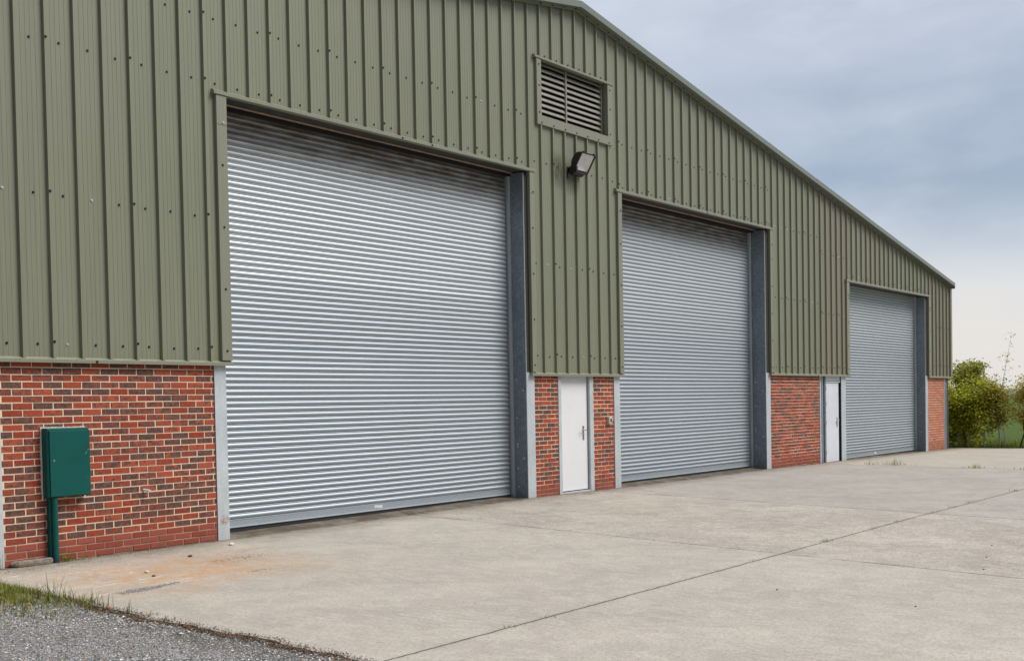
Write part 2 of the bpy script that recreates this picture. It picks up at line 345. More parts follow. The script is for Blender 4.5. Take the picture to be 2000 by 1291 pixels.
for i in range(len(ys)-1):
    ya,yb=ys[i],ys[i+1]
    la=edge_x(ya) if ya<=-1.05 else -12.; lb=edge_x(yb) if ya<=-1.05 else -12.
    XA=[la]+xs if la>-2 else [-12,-9,-6,-3,-1,-.5]+xs; XB=[lb]+xs if lb>-2 else XA
    up=lambda x,y:(.035*sm((y-.02)/.3) if (2.8<x<8.9 or 11.6<x<17.7) else 0)
    for a0,a1,b0,b1 in zip(XA,XA[1:],XB,XB[1:]):
        yard.quad((b0,yb,gz(b0,yb)),(b1,yb,gz(b1,yb)),(a1,ya,gz(a1,ya)+up(a1,ya)),(a0,ya,gz(a0,ya)+up(a0,ya)))
    if la>-2: yard.quad((la,ya,gz(la,ya)),(la,ya,-.3),(lb,yb,-.3),(lb,yb,gz(lb,yb)))
    yard.quad((31.35,yb,gz(31,yb)),(31.35,yb,-.4),(31.35,ya,-.4),(31.35,ya,gz(31,ya)))
yard.quad((-12,-1.05,0),(-12,-1.05,-.3),(-.5,-1.05,-.3),(-.5,-1.05,0))
# far end of the slab past the corner of the building
yard.quad((30.9,.55,gz(31)),(31.35,.55,gz(31)),(31.35,40,gz(31)),(30.9,40,gz(31)))
tag(yard.build('yard_paving',YARD),kind='structure')
g=MB()
gx=list(np.arange(-4,-.39,.15)); gy=list(np.arange(-1.0,-9,-.15))
def ggz(x,y): 
    if x>edge_x(y)-.03: return -.012
    d=max(0,edge_x(y)-x); return -.012-.02*sm(d/.5)+.012*math.sin(x*3.1+y)*math.sin(y*2.3)+(.012*math.exp(-((d-.14)/.08)**2))
for a,b_ in zip(gx,gx[1:]):
    for c,d in zip(gy,gy[1:]):
        g.quad((a,d,ggz(a,d)),(b_,d,ggz(b_,d)),(b_,c,ggz(b_,c)),(a,c,ggz(a,c)))
g.quad((-40,-14,-.03),(-4,-14,-.03),(-4,-1.0,-.03),(-40,-1.0,-.03)); g.quad((-4,-14,-.03),(-.6,-14,-.03),(-.6,-8.9,-.03),(-4,-8.9,-.03))
tag(g.build('gravel_track',GRAV,smooth=True),kind='structure')
f=MB()
def fz(x,y):
    d=max(0,x-31); return -.22-min(d,120)*.006
fx=[-400,-40,0,31,33,36,40,50,70,100,160,260,500,900,1500,2600,4200]; fy=[-4200,-1500,-500,-150,-60,-30,-12,-6,0,6,12,25,45,80,160,400,900,2000,4200]
for a,b_ in zip(fx,fx[1:]):
    for c,d in zip(fy,fy[1:]):
        f.quad((a,c,fz(a,c)),(b_,c,fz(b_,c)),(b_,d,fz(b_,d)),(a,d,fz(a,d)))
tag(f.build('field',FIELD,smooth=True),kind='structure')
h=MB(); prev=None
for i in range(0,181):
    a=R(-40+i*110/180); rr=3300; z=14+7*math.sin(a*9+1)+5*math.sin(a*23)+3*math.sin(a*51)
    p=(rr*math.cos(a),rr*math.sin(a)); q=(p[0]*1.12,p[1]*1.12); fo=(p[0]*.9,p[1]*.9)
    if prev:
        P0,Q0,F0,z0=prev
        h.quad((*F0,-3),(*fo,-3),(*p,z),(*P0,z0)); h.quad((*P0,z0),(*p,z),(*q,-3),(*Q0,-3))
    prev=(p,q,fo,z)
tag(h.build('hills',HILL,smooth=True),kind='structure')
# ------------------------------------------------------------------ warehouse
B=empty('warehouse',(10.4,0,0))
tag(B,'large olive green ribbed metal warehouse on red brick base with three roller shutters','warehouse')
RX=.292
TOPZ=2.175
# openings: (x0,x1,head)
OP=[(2.935,8.949,5.50),(11.70,17.81,5.52),(22.39,28.56,4.66)]
def zbot(x):
    for a,b_,hd in OP:
        if a<x<b_: return hd
    if 8.9<x<11.75: return 2.105
    return 2.19
def profile(x0,x1):
    """pan / crown outline between x0 and x1: list of (x,y)"""
    PAN,CR=-.024,-.064; pts=[]
    i0=int(math.floor((x0-RX)*3))-1; i1=int(math.ceil((x1-RX)*3))+1
    for i in range(i0,i1+1):
        c=RX+i/3
        pts+=[(c-.008,PAN),(c,CR),(c+.030,CR),(c+.048,PAN)]
        for gx_ in (.087,.141,.195,.249):
            pts+=[(c+gx_-.0022,PAN),(c+gx_,PAN+.0022),(c+gx_+.0022,PAN)]
    out=[]
    def yat(x):
        for (a,ya),(b_,yb) in zip(pts,pts[1:]):
            if a<=x<=b_: return ya+(yb-ya)*(x-a)/max(1e-9,b_-a)
    out.append((x0,yat(x0)))
    out+=[p for p in pts if x0<p[0]<x1]
    out.append((x1,yat(x1))); return out
brk=sorted([e for o in OP for e in o[:2]]+[9.19,11.40,RAKE0[0]])
def sheet(x0,x1,tint):
    mb=MB(); cuts=[x0]+[b_ for b_ in brk if x0<b_<x1]+[x1]
    for a,b_ in zip(cuts,cuts[1:]):
        pr=profile(a,b_); mid=(a+b_)/2; zb=zbot(mid)
        lou=9.19<mid<11.40
        for (xa,ya),(xb,yb) in zip(pr,pr[1:]):
            za,zt=rz(xa)+.06,rz(xb)+.06
            def col(z0a,z0b,z1a,z1b): mb.quad((xa,ya,z0a),(xb,yb,z0b),(xb,yb,z1b),(xa,ya,z1a),0,tint)
            if lou: col(zb,zb,6.42,6.42); col(7.43,7.43,za,zt)
            else: col(zb,zb,za,zt)
    return mb.build('cladding_sheet',CLAD,B)
k=-11
while True:
    x0=RX+1/3+k-.02; x1=x0+1
    if x0>30.6: break
    t=random.uniform(0,.14); br=random.uniform(0,.6)
    if k in (20,): t=.72
    if k==21: t=.62
    if k in (22,24): t=.25
    if k==23: t=.45
    if k>=28: t=.5
    sheet(max(x0,-9.95),min(x1,30.64),(t,br,0,1)); k+=1
# drip flashings at the foot of the cladding
def drip(x0,x1,zb):
    mb=MB(); mb.extr_x([(-.078,zb),(-.078,zb+.036),(-.030,zb+.062),(0.005,zb+.062),(0.005,zb+.05),(-.070,zb+.03),(-.070,zb)],x0,x1)
    return mb.build('drip_flashing',FLASH,B)
drip(-9.9,1.2,2.152); drip(1.2,2.95,2.151); drip(8.93,11.715,2.072); drip(17.79,20.4,2.150); drip(20.4,22.41,2.149); drip(28.54,30.76,2.16)
SOFF=m_plain('shaded_soffit',(.045,.043,.038),.7,nz=.3,sc=6)  # shade under the door heads is darkened into this base colour
# head flashings + soffit + lintel strip
for n,(a,b_,hd) in enumerate(OP):
    ex=.155 if n<2 else .16
    xl,xr=a-ex-.03,b_+.17 if n<2 else b_+.17
    for sa,sb in ((xl,(a+b_)/2),((a+b_)/2,xr)):
        mb=MB(); o=.001 if sa==xl else 0
        mb.extr_x([(-.085-o,hd-.03),(-.085-o,hd+.012),(-.030,hd+.038),(.0,hd+.038),(.0,hd-.03)],sa,sb)
        mb.build('head_flashing',FLASH,B)
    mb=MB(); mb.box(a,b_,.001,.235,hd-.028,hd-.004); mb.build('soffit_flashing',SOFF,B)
    if n<2:
        mb=MB(); mb.box(a,b_,.237,.250,hd-.045,hd-.020); mb.build('lintel_strip',PINK,B)
    mb=MB(); mb.box(a-.05,b_+.05,.262,.62,hd-.09 if n<2 else hd+.0,hd+.6); mb.build('lintel_beam',DARK,B)
SHADE=m_plain('jamb_shade_paint',(.028,.030,.018),.8)  # shade beside the jamb flashing, put in as a near-black strip
# jamb flashings
def jamb(x0,x1,z0,z1,left):
    zc=z1-.36
    mb=MB(); mb.box(x0,x1,-.072,.004,z0,zc-.002,ch=.003); mb.build('jamb_flashing',FLASH,B)
    mb=MB(); mb.box(x0-.0005,x1+.001,-.0745,.005,zc,z1,ch=.003); mb.build('jamb_flashing',FLASH,B)
JB=[(2.785,2.935,2.214,5.465),(8.949,9.07,2.136,5.465),(11.573,11.70,2.136,5.488),(17.81,17.935,2.214,5.488),(22.225,22.39,2.214,4.628),(28.56,28.70,2.224,4.628)]
for i,(a,b_,c,d) in enumerate(JB): jamb(a,b_,c,d,i%2==0)
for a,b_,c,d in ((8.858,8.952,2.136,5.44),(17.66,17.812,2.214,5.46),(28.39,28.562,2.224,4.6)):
    mb=MB(); mb.box(a,b_,-.0135,-.0108,c,d); mb.build('jamb_shade',SHADE,B)
mb=MB(); mb.box(30.60,30.75,-.075,.08,2.222,rz(30.7)+.05,ch=.004); mb.build('corner_flashing',FLASH,B)
# verge: apron, soffit, fascia
def verge(mb,prof,x0,x1):
    pr=[]
    for x in (x0,x1): pr.append([(x,y,z-SL*abs(x-RAKE0[0])) for y,z in prof])
    n=len(prof)
    for i in range(n):
        j=(i+1)%n; mb.quad(pr[0][i],pr[0][j],pr[1][j],pr[1][i])
    for e in (0,1):
        nn=len(mb.v); mb.v+=pr[e]; mb.f.append(tuple(range(nn,nn+n))); mb.m.append(0); mb.c.append(None)
Z0=RAKE0[1]
for name,prof,mt in (('verge_apron',[(-.092,Z0),(-.092,Z0+.14),(-.03,Z0+.14),(-.03,Z0+.02),(-.082,Z0)],FLASH),
                     ('verge_fascia',[(-.20,Z0+.035),(-.20,Z0+.145),(-.05,Z0+.165),(-.05,Z0+.14),(-.188,Z0+.115),(-.188,Z0+.06),(-.095,Z0+.06),(-.095,Z0+.035)],FASC)):
    for s_ in (1,-1):
        cuts=[0,3.0,6.4,9.8,13.2,16.6,20.18] if name!='verge_apron' else [0,4.2,8.4,12.6,16.8,20.3]
        for a,b_ in zip(cuts,cuts[1:]):
            mb=MB(); o=.0015 if cuts.index(a)%2 else 0
            xa,xb=RAKE0[0]+s_*a,RAKE0[0]+s_*b_
            if b_==cuts[-1] and name=='verge_fascia': xb=RAKE0[0]+s_*20.33
            verge(mb,[(y-(o if y<-.08 else 0),z+o) for y,z in prof],min(xa,xb),max(xa,xb)); mb.build(name,mt,B)
# verge end cap block at the eaves, roof, side and back walls
mb=MB(); ze=Z0+.035-SL*20.33
mb.box(30.66,30.70,-.19,.3,ze-.06,ze+.05); mb.build('eaves_cap',FASC,B)
for s_ in (1,-1):
    mb=MB(); xe=RAKE0[0]+s_*20.5
    nr=60
    for i in range(nr):      # standing ribs run down the slope
        y0=-.05+i*.5; y1=y0+.5
        for (ya,da),(yb,db) in (((y0,0),(y0+.44,0)),((y0+.44,0),(y0+.46,.035)),((y0+.46,.035),(y0+.485,.035)),((y0+.485,.035),(y1,0))):
            mb.quad((RAKE0[0],ya,Z0+.13+da),(xe,ya,Z0+.13+da-SL*20.5),(xe,yb,Z0+.13+db-SL*20.5),(RAKE0[0],yb,Z0+.13+db))
    mb.build('roof_slope',FASC,B)
mb=MB()
mb.box(30.5,30.58,.02,30,2.2,4.98); mb.box(30.42,30.5,.4,30,-.3,2.2); mb.box(-9.9,-9.8,.02,30,-.3,4.98); mb.box(-9.9,30.5,29.9,30,-.3,5); mb.tri((-9.9,29.9,5),(30.5,29.9,5),(10.35,29.9,8.5))
mb.build('side_wall',FASC,B)
# ------------------------------------------------------------------ brickwork
DARKP={}
def bricks(x0,x1,z0,z1,phase=0.0,ydepth=.1,dark=.42):
    mb=MB(); nz0=int(math.floor(z0/.075)); nz1=int(math.ceil(z1/.075))
    mb.box(x0+.002,x1-.002,.005,ydepth+.1,z0,z1,1); dk=set()
    for r in range(nz0,nz1):
        za=r*.075+.0062; zb=za+.0626
        za=max(za,z0); zb=min(zb,z1+.01)
        if zb-za<.01: continue
        off=phase+(.1125 if r%2 else 0); i=int(math.floor((x0-off)/.225))-1
        while True:
            xa=off+i*.225+.0062; xb=xa+.2126; i+=1
            if xa>x1: break
            xa_,xb_=max(xa,x0+.001),min(xb,x1-.001)
            if xb_-xa_<.02: continue
            eng=1. if r<=2 else 0.
            rd=random.random(); d=0.0
            near=((i-1,r) in dk)+((i,r-1) in dk)+((i-1,r-1) in dk)*.5+((i+1,r-1) in dk)*.7
            rd+=near*dark*.28
            if rd<dark*.75: dk.add((i,r))
            if rd<dark*.62: d=random.uniform(.72,.95)
            elif rd<dark*1.5: d=random.uniform(.42,.72)
            else: d=random.uniform(0,.38)
            j=lambda s=.0018: random.uniform(-s,s)
            y=-.001+j(.0025)
            n=len(mb.v); c=.0045
            mb.box(xa_+j(),xb_+j(),y,.02,za+j(),zb+j(),0,(min(d,1),random.random(),eng,1),ch=c)
    return mb.build('brick_wall',[BRICK,MORT],B)
PH=.1875
bricks(.055,2.698,-.25,2.19,PH,dark=.68); bricks(-9.9,-.17,-.25,2.19,PH)
bricks(9.065,9.725,-.25,2.11,PH,dark=.42); bricks(10.775,11.435,-.25,2.11,PH+.03,dark=.34)
bricks(17.868,20.598,-.25,2.19,PH,dark=.42); bricks(28.588,30.125,-.3,2.2,PH,dark=.2)
# ------------------------------------------------------------------ steel columns
BOLT=None
def add_bolt(parent,x,y,z,axis='x'):
    global BOLT
    if BOLT is None:
        m_=MB(); m_.tube((.002,0,0),(-.004,0,0),.017,seg=10); m_.tube((-.004,0,0),(-.014,0,0),.010,seg=6)
        o=m_.build('bolt',GALV,parent); BOLT=o.data
    else: o=bpy.data.objects.new('bolt',BOLT); C.objects.link(o)
    o.location=Vector((x,y,z))-W[parent.name]; o.parent=parent; W[o.name]=Vector((x,y,z))
    if axis=='y': o.rotation_euler=(0,0,math.pi/2)
def column(xf0,xf1,xw,depth,top,side,z0=-.2,bolts=()):
    """front flange xf0..xf1, web plane at xw facing the opening; side=+1: right jamb (web faces -X)"""
    mb=MB(); mb.box(xf0,xf1,-.010,.004,z0,top-.02); c=mb.build('steel_column',GALV,B)
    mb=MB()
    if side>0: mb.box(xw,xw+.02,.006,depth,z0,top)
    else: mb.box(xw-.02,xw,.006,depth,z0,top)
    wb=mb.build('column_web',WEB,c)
    mb=MB()
    if side>0: mb.box(xw-.03,xw+.06,depth+.001,depth+.02,z0,top)
    else: mb.box(xw-.06,xw+.03,depth+.001,depth+.02,z0,top)
    mb.build('rear_flange',GALV,c)
    for y,z in bolts: add_bolt(c,xw-.001,y,z)
    return c
b1=[(.07,1.83),(.21,2.02),(.215,1.37),(.205,.93),(.205,.89),(.07,.70),(.205,.53),(.2,.22)]
column(2.702,2.872,2.872,.27,5.45,-1)
column(8.848,9.06,8.852,.275,5.45,1,bolts=b1)
column(11.438,11.632,11.632,.30,5.47,-1)
b2=[(.07,1.80),(.26,2.0),(.265,1.45),(.26,.93),(.26,.87),(.07,.75),(.26,.53),(.26,.16)]
column(17.645,17.863,17.65,.33,5.47,1,bolts=b2)
column(21.95,22.232,22.235,.27,4.62,-1,z0=-.25)
column(28.375,28.583,28.38,.26,4.62,1,z0=-.3,bolts=[(.13,1.76),(.13,1.1),(.13,.5)])
mb=MB(); mb.box(-.165,.053,-.010,.05,-.2,2.2); mb.build('steel_column',GALV,B)
mb=MB(); mb.box(20.602,20.615,-.008,.1,-.3,2.2); mb.box(20.602,20.78,.03,.05,-.3,2.2); mb.box(20.78,20.79,-.004,.12,-.3,2.2); c3=mb.build('steel_column',GALV,B)
mb=MB(); mb.box(20.792,21.04,.06,.10,-.3,2.2); mb.box(20.96,21.04,.02,.06,-.3,2.2); mb.build('column_web',WEB,c3)
mb=MB(); mb.box(30.127,30.155,-.012,.1,-.35,2.2); c5=mb.build('steel_column',GALV,B)
mb=MB(); mb.box(30.157,30.49,.015,.3,-.35,2.2); mb.box(30.47,30.495,-.01,.012,-.35,2.2); mb.build('column_web',WEB,c5)
# ------------------------------------------------------------------ roller shutters
def shutter(x0,x1,y,z0,z1,label,stick=None):
    mb=MB(); P=.0765; prof=[]
    n=int((z1-z0-.11)/P)+1; zb=z0+.115
    # one slat: a bulged curve, then the rolled interlock
    one=[(.016,.0),(.0,.0005),(-.0065,.0035),(-.0055,.0085),(.002,.0105),(.016,.0112),(.016,.0145)]
    for i in range(0,13):
        t=i/12; ang=R(-82+t*150); one.append((.013-.029*math.cos(ang), .0455+.0305*math.sin(ang)))
    pts=[]
    for k_ in range(n):
        oy=random.uniform(-.0022,.0022)+.002*math.sin(k_*.23)
        for (dy,dz) in one: pts.append((y+dy+oy,zb+k_*P+dz))
    nn=len(pts)
    nx=max(2,int((x1-x0)/1.2))
    X=[x0+(x1-x0)*i/nx for i in range(nx+1)]
    base=len(mb.v)
    for i,xx in enumerate(X):
        sag=.0035*math.sin(math.pi*i/nx)
        for (py,pz) in pts: mb.v.append((xx,py+random.uniform(-.0008,.0008),pz-sag*(1-(pz-z0)/6)))
    for i in range(nx):
        for j in range(nn-1):
            a=base+i*nn+j; mb.f.append((a,a+nn,a+nn+1,a+1)); mb.m.append(0); mb.c.append(None)
    cur=mb.build('roller_shutter',SHUT,B,smooth=False)
    me=cur.data; me.polygons.foreach_set('use_smooth',[True]*len(me.polygons))
    cur['label']=label
    mb=MB(); mb.extr_x([(y-.035,z0+.022),(y-.035,z0+.030),(y-.008,z0+.034),(y-.008,z0+.112),(y+.02,z0+.112),(y+.02,z0+.022)],x0,x1); mb.build('bottom_rail',SHUT,cur)
    mb=MB(); mb.box(x0,x1,y-.024,y+.012,z0-.08,z0+.021); mb.build('rubber_seal',RUBBER,cur)
    for xa,xb in ((x0-.06,x0-.035),(x1+.035,x1+.06)):
        mb=MB(); mb.box(xa,xb,y-.06,y+.05,z0-.1,z1+.05); mb.build('guide_rail',GALV,cur)
    mb=MB(); mb.box(x0-.034,x1+.034,y+.045,y+.06,z0-.1,z1+.15); mb.build('guide_backing',DARK,cur)
    if stick:
        mb=MB(); mb.box(stick,stick+.07,y-.0092,y-.0082,z0+.065,z0+.10); mb.box(stick+.075,stick+.16,y-.0094,y-.0084,z0+.055,z0+.095); mb.build('sticker',STICK,cur)
SH=[(2.80,8.77,.335,.07,5.55,'galvanised roller shutter of the nearest and widest looking bay',5.65),
    (11.62,17.55,.38,.05,5.55,'galvanised roller shutter of the middle bay',None),
    (22.2,28.30,.315,-.055,4.72,'galvanised roller shutter of the lower far bay',25.0)]
for s_ in SH: shutter(*s_)
# ------------------------------------------------------------------ personnel doors
def pdoor(x0,x1,z0,z1,y,wmat,hx,frame,label):
    mb=MB(); mb.box(x0,x1,y,y+.045,z0,z1,ch=.003); d=mb.build('door',wmat,B); d['label']=label
    # handle: long plate, lever, cylinder
    mb=MB(); zc=z0+1.03; mb.box(hx-.021,hx+.021,y-.010,y-.0005,zc-.15,zc+.10,ch=.004); mb.tube((hx,y-.01,zc+.03),(hx,y-.055,zc+.03),.010)
    mb.tube((hx+.028,y-.055,zc+.03),(hx-.115,y-.055,zc+.03),.009); mb.tube((hx,y-.010,zc-.05),(hx,y-.018,zc-.05),.013); mb.build('door_handle',STEEL,d)
    for hz in (.25,1.0,1.48,1.88):
        if hz<z1-z0: 
            mb=MB(); mb.tube((x0-.006,y-.008,z0+hz-.05),(x0-.006,y-.008,z0+hz+.05),.008,seg=8); mb.box(x0-.004,x0+.02,y-.003,y-.0005,z0+hz-.048,z0+hz+.048); mb.build('hinge',STEEL,d)
    return d
pdoor(9.822,10.638,.065,2.14,.045,WHITE,10.515,None,'white painted steel door between the two near shutters')
for nm,(a,b_) in (('door_frame',(9.728,9.812)),('door_frame',(10.665,10.772))):
    mb=MB(); mb.box(a,b_,-.006,.0035,-.1,2.11); 
    if a<10: mb.box(b_-.003,b_,.004,.09,-.1,2.11)
    else: mb.box(a,a+.003,.004,.09,-.1,2.11)
    mb.build(nm,GALV,B)
mb=MB(); mb.box(9.73,10.77,.11,.16,-.1,2.15); mb.build('door_backing',DARK,B)
mb=MB(); mb.box(9.812,10.665,-.004,.10,.02,.047); mb.build('door_threshold',GALV,B)
pdoor(21.052,21.85,-.03,1.985,.03,WHITE2,21.73,None,'narrow grey white steel door beside the far shutter')
mb=MB(); mb.box(21.044,21.93,.022,.08,2.045,2.2); mb.box(21.044,21.93,.018,.085,2.0,2.03); mb.box(21.86,21.885,.05,.12,-.2,2.0); mb.build('door_frame',WHITE2,B)
mb=MB(); mb.box(20.62,21.95,.14,.2,-.3,2.2); mb.build('door_backing',DARK,B)
# ------------------------------------------------------------------ louvre vent
mb=MB(); n=10; za,zb=6.44,7.42
for bx0,bx1 in ((9.31,10.135),(10.175,11.225)):
    for i in range(n):
        z=za+.02+(zb-za)*(i)/n; w=.0035
        # bent blade: outer lip low, body sloping up and inwards, inner lip
        prof=[(.040,z),(.040,z+.016),(.062,z+.052),(.110,z+.092),(.114,z+.088),(.066,z+.048),(.045,z+.014),(.045,z)]
        mb.extr_x(prof,bx0,bx1)
BLADE=m_plain('louvre_blade_paint',(.225,.215,.18),.5,nz=.1,sc=6)
lv=mb.build('louvre_vent',BLADE,B)
mb=MB(); mb.box(10.137,10.173,.030,.07,6.43,7.43); mb.build('mullion',BLADE,lv)
mb=MB(); mb.box(11.228,11.25,.03,.12,6.43,7.43); mb.build('blade_stile',BLADE,lv)
mb=MB()
mb.box(9.19,9.315,-.072,-.005,6.30,7.40,ch=.003); mb.box(11.287,11.42,-.073,-.005,6.31,7.40,ch=.003)
mb.box(9.1895,11.421,-.0745,-.004,6.298,6.452,ch=.003)
mb.extr_x([(-.085,7.40),(-.085,7.435),(-.03,7.455),(-.0,7.455),(-.0,7.40)],9.135,11.475)
mb.box(11.2875,11.300,-.004,.19,6.43,7.42); mb.box(9.30,9.309,-.004,.19,6.43,7.42); mb.box(9.31,11.287,-.004,.19,6.425,6.44); mb.box(9.31,11.287,-.004,.19,7.42,7.432)
mb.build('vent_frame',FLASH,lv)
mb=MB(); mb.box(9.2,11.4,.20,.24,6.35,7.5); mb.build('vent_backing',DARK,lv)
# ------------------------------------------------------------------ screws
sp=[]   # (x,y,z,kind)
i0=int((-.2-RX)*3)
def cov(x,z):
    return z>zbot(x)+.02 and z<rz(x)-.03 and not(9.1<x<11.5 and 6.25<z<7.46)
for i in range(i0,95):
    c=RX+i/3; px=c-.153; rows=[]
    for x,st in ((px,0),(c+.015,1)):
        if st and i%3!=1: continue
        if x<-1 or x>30.55: continue
        if any(abs(x-(a+b_)/2)<(b_-a)/2+.02 for a,b_,_,_ in JB) : jam=True
        else: jam=False
        k_=int(math.floor((x-.605)))
        if 20.6<x<22.6: R_=[2.37,3.73,5.23,4.78]
        elif x>28.5: R_=[2.54,3.73]
        elif x>22.3: R_=[4.78]
        else: R_=[2.35,3.96,5.605,6.395]
        for z in R_:
            if z==5.23 and x>22.2: continue
            if z==4.78 and x<22.39: continue
            if z<5.45 and jam: continue
            zz=z+(.03 if st else 0)+random.uniform(-.008,.008)
            if 8.9<x<11.7 and z==2.35: zz+=.06
            if 9.0<x<11.5 and z==5.605: zz+=.07
            if 20.3<x<22 and z==6.395: continue
            if z==6.395 and x>17.9: continue
            if cov(x,zz): sp.append((x,-.0645 if st else -.0245,zz,'w' if (not st and random.random()<.10) else 'b'))
        if not st and 9.3<x<11.3: sp.append((x,-.0285,7.485,'b'))
    if 9<c<30.5: sp.append((c+.015,-.0925,rz(c+.015)+.025,'b'))
    if 9.2<c<11.4: sp.append((c+.015,-.075,6.335,'b'))
for a,b_,c,d in JB:
    z=c+.12
    while z<d-.3:
        sp.append(((a+b_)/2,-.0725,z,'b')); z+=.76 if b_<12 else .62
    sp.append(((a+b_)/2+.02,-.075,d-.33,'w' if a<3 else 'b'))
for x,z in ((1.12,2.17),(20.36,2.168),(5.98,5.49),(6.6,5.49),(14.9,5.51),(25.2,4.65)): sp.append((x,-.086 if z>3 else -.0785,z,'b'))
for z in (6.5,6.95,7.3): sp.append((9.25,-.0725,z,'b')); sp.append((11.36,-.0735,z,'b'))
cam0=Vector((-5.294,-11.306,1.627))
sp=[p for p in sp if p[0]>-.6]
sp.sort(key=lambda p:(Vector(p[:3])-cam0).length)
def screw_mesh(mb,x,y,z):
    mb.tube((x,y+.001,z),(x,y-.004,z),.0145,seg=10); mb.tube((x,y-.004,z),(x,y-.012,z),.0105,.009,seg=6)
tm={}
for kx,mt in (('b',SCREW),('w',SCREWW)):
    mb=MB(); screw_mesh(mb,0,0,0); me=bpy.data.meshes.new('screw_'+('cap' if kx=='b' else 'bare')); me.from_pydata(mb.v,[],mb.f); me.materials.append(mt); tm[kx]=me
for x,y,z,kx in sp[:100]:
    o=bpy.data.objects.new('screw',tm[kx]); C.objects.link(o); o.parent=B; o.location=Vector((x,y,z))-W[B.name]
mb=MB()
for x,y,z,kx in sp[100:]:
    n0=len(mb.f); screw_mesh(mb,x,y,z)
    if kx=='w':
        for q in range(n0,len(mb.f)): mb.m[q]=1
tag(mb.build('screws',[SCREW,SCREWW],B),kind='stuff')
# ------------------------------------------------------------------ floodlight
FL=empty('floodlight',(10.09,-.06,5.62)); tag(FL,'black outdoor floodlight with square glass mounted on the green wall under the louvre','floodlight')
cx=10.285; cy=-.245; cz_=5.79            # centre of the glass
tilt=R(33)                                # top edge leans outwards
ux=Vector((1,0,0)); uz=Vector((0,-math.sin(tilt),math.cos(tilt))); un=ux.cross(uz).normalized()*1.0
if un.y>0: un=-un
O=Vector((cx,cy,cz_))
def fp(a,b_,c): return tuple(O+ux*a+uz*b_+un*c)
def fbox(mb,a0,a1,b0,b1,c0,c1,m=0):
    n=len(mb.v); mb.v+=[fp(a,b_,c) for c in (c0,c1) for (a,b_) in ((a0,b0),(a1,b0),(a1,b1),(a0,b1))]
    for f_ in ((0,3,2,1),(4,5,6,7),(0,1,5,4),(1,2,6,5),(2,3,7,6),(3,0,4,7)): mb.f.append(tuple(n+i for i in f_)); mb.m.append(m); mb.c.append(None)
mb=MB()                                   # curved reflector housing
hw,hh=.2,.158; K_=12
prof=[(hh*math.cos(math.pi*i/K_),-.135*math.sin(math.pi*i/K_)**.8) for i in range(K_+1)]
n=len(mb.v)
for a in (-hw,hw):
    for (b_,c) in prof: mb.v.append(fp(a,b_,c))
for i in range(K_): mb.f.append((n+i,n+i+1,n+K_+1+i+1,n+K_+1+i)); mb.m.append(0); mb.c.append(None)
for s_ in (0,1): mb.f.append(tuple(n+s_*(K_+1)+i for i in range(K_+1))); mb.m.append(0); mb.c.append(None)
mb.build('lamp_housing',BLACK,FL)
mb=MB()
fbox(mb,-hw-.014,hw+.014,hh-.006,hh+.014,-.012,.016); fbox(mb,-hw-.014,hw+.014,-hh-.014,-hh+.010,-.012,.016)
fbox(mb,-hw-.014,-hw+.010,-hh+.0101,hh-.0061,-.012,.016); fbox(mb,hw-.012,hw+.014,-hh+.0101,hh-.0061,-.012,.016)
for a in (-.15,.15): fbox(mb,a-.012,a+.012,hh+.0141,hh+.03,-.02,.012); fbox(mb,a-.012,a+.012,-hh-.03,-hh-.0141,-.02,.012)
mb.build('lamp_frame',BLACK,FL)
REF,ntt,bb=mat('lamp_reflector'); P_=gcoord(ntt); nn_=noise(ntt,P_,9,3); L(ntt,mix(ntt,nn_,(.82,.84,.86),(.95,.96,.97)),bb.inputs['Base Color']); bb.inputs['Metallic'].default_value=.0; bb.inputs['Roughness'].default_value=.35
mb=MB()      # faceted reflector pan behind the glass
q=[(-.188,-.147),(.186,-.147),(.186,.151),(-.188,.151)]; qi=[(-.07,-.05),(.09,-.05),(.09,.06),(-.07,.06)]
for i in range(4):
    j=(i+1)%4; mb.quad(fp(*q[i],-.004),fp(*q[j],-.004),fp(*qi[j],-.07),fp(*qi[i],-.07))
mb.quad(*[fp(*p,-.07) for p in qi]); mb.build('reflector',REF,FL)
mb=MB(); mb.tube(fp(-.02,.02,-.055),fp(.07,.02,-.055),.014,seg=10); mb.tube(fp(.07,.02,-.055),fp(.085,.02,-.055),.024,seg=12); mb.build('bulb',REF,FL)
GL,ntt,bb=mat('lamp_glass'); tp=N(ntt,'ShaderNodeBsdfTransparent'); gl_=N(ntt,'ShaderNodeBsdfGlossy'); gl_.inputs['Roughness'].default_value=.05; mx_=N(ntt,'ShaderNodeMixShader'); mx_.inputs[0].default_value=.16; L(ntt,tp.outputs[0],mx_.inputs[1]); L(ntt,gl_.outputs[0],mx_.inputs[2]); L(ntt,mx_.outputs[0],ntt.nodes['Material Output'].inputs[0])
mb=MB(); fbox(mb,-.1879,.1859,-.1469,.1509,.003,.007); mb.build('lamp_glass',GL,FL)
mb=MB()      # control gear box and bracket
n=14; ring=[]
for a in (-.15,.16):
    ring.append([fp(a,-.20+.085*math.cos(2*math.pi*i/n),-.08+.07*math.sin(2*math.pi*i/n)) for i in range(n)])
nb=len(mb.v); mb.v+=ring[0]+ring[1]
for i in range(n): j=(i+1)%n; mb.f.append((nb+i,nb+j,nb+n+j,nb+n+i)); mb.m.append(0); mb.c.append(None)
mb.f.append(tuple(range(nb,nb+n))); mb.f.append(tuple(range(nb+n,nb+2*n))); mb.m+=[0,0]; mb.c+=[None,None]
mb.tube(fp(.06,-.28,-.10),fp(.06,-.305,-.10),.014,seg=8); mb.build('gear_box',BLACK,FL)
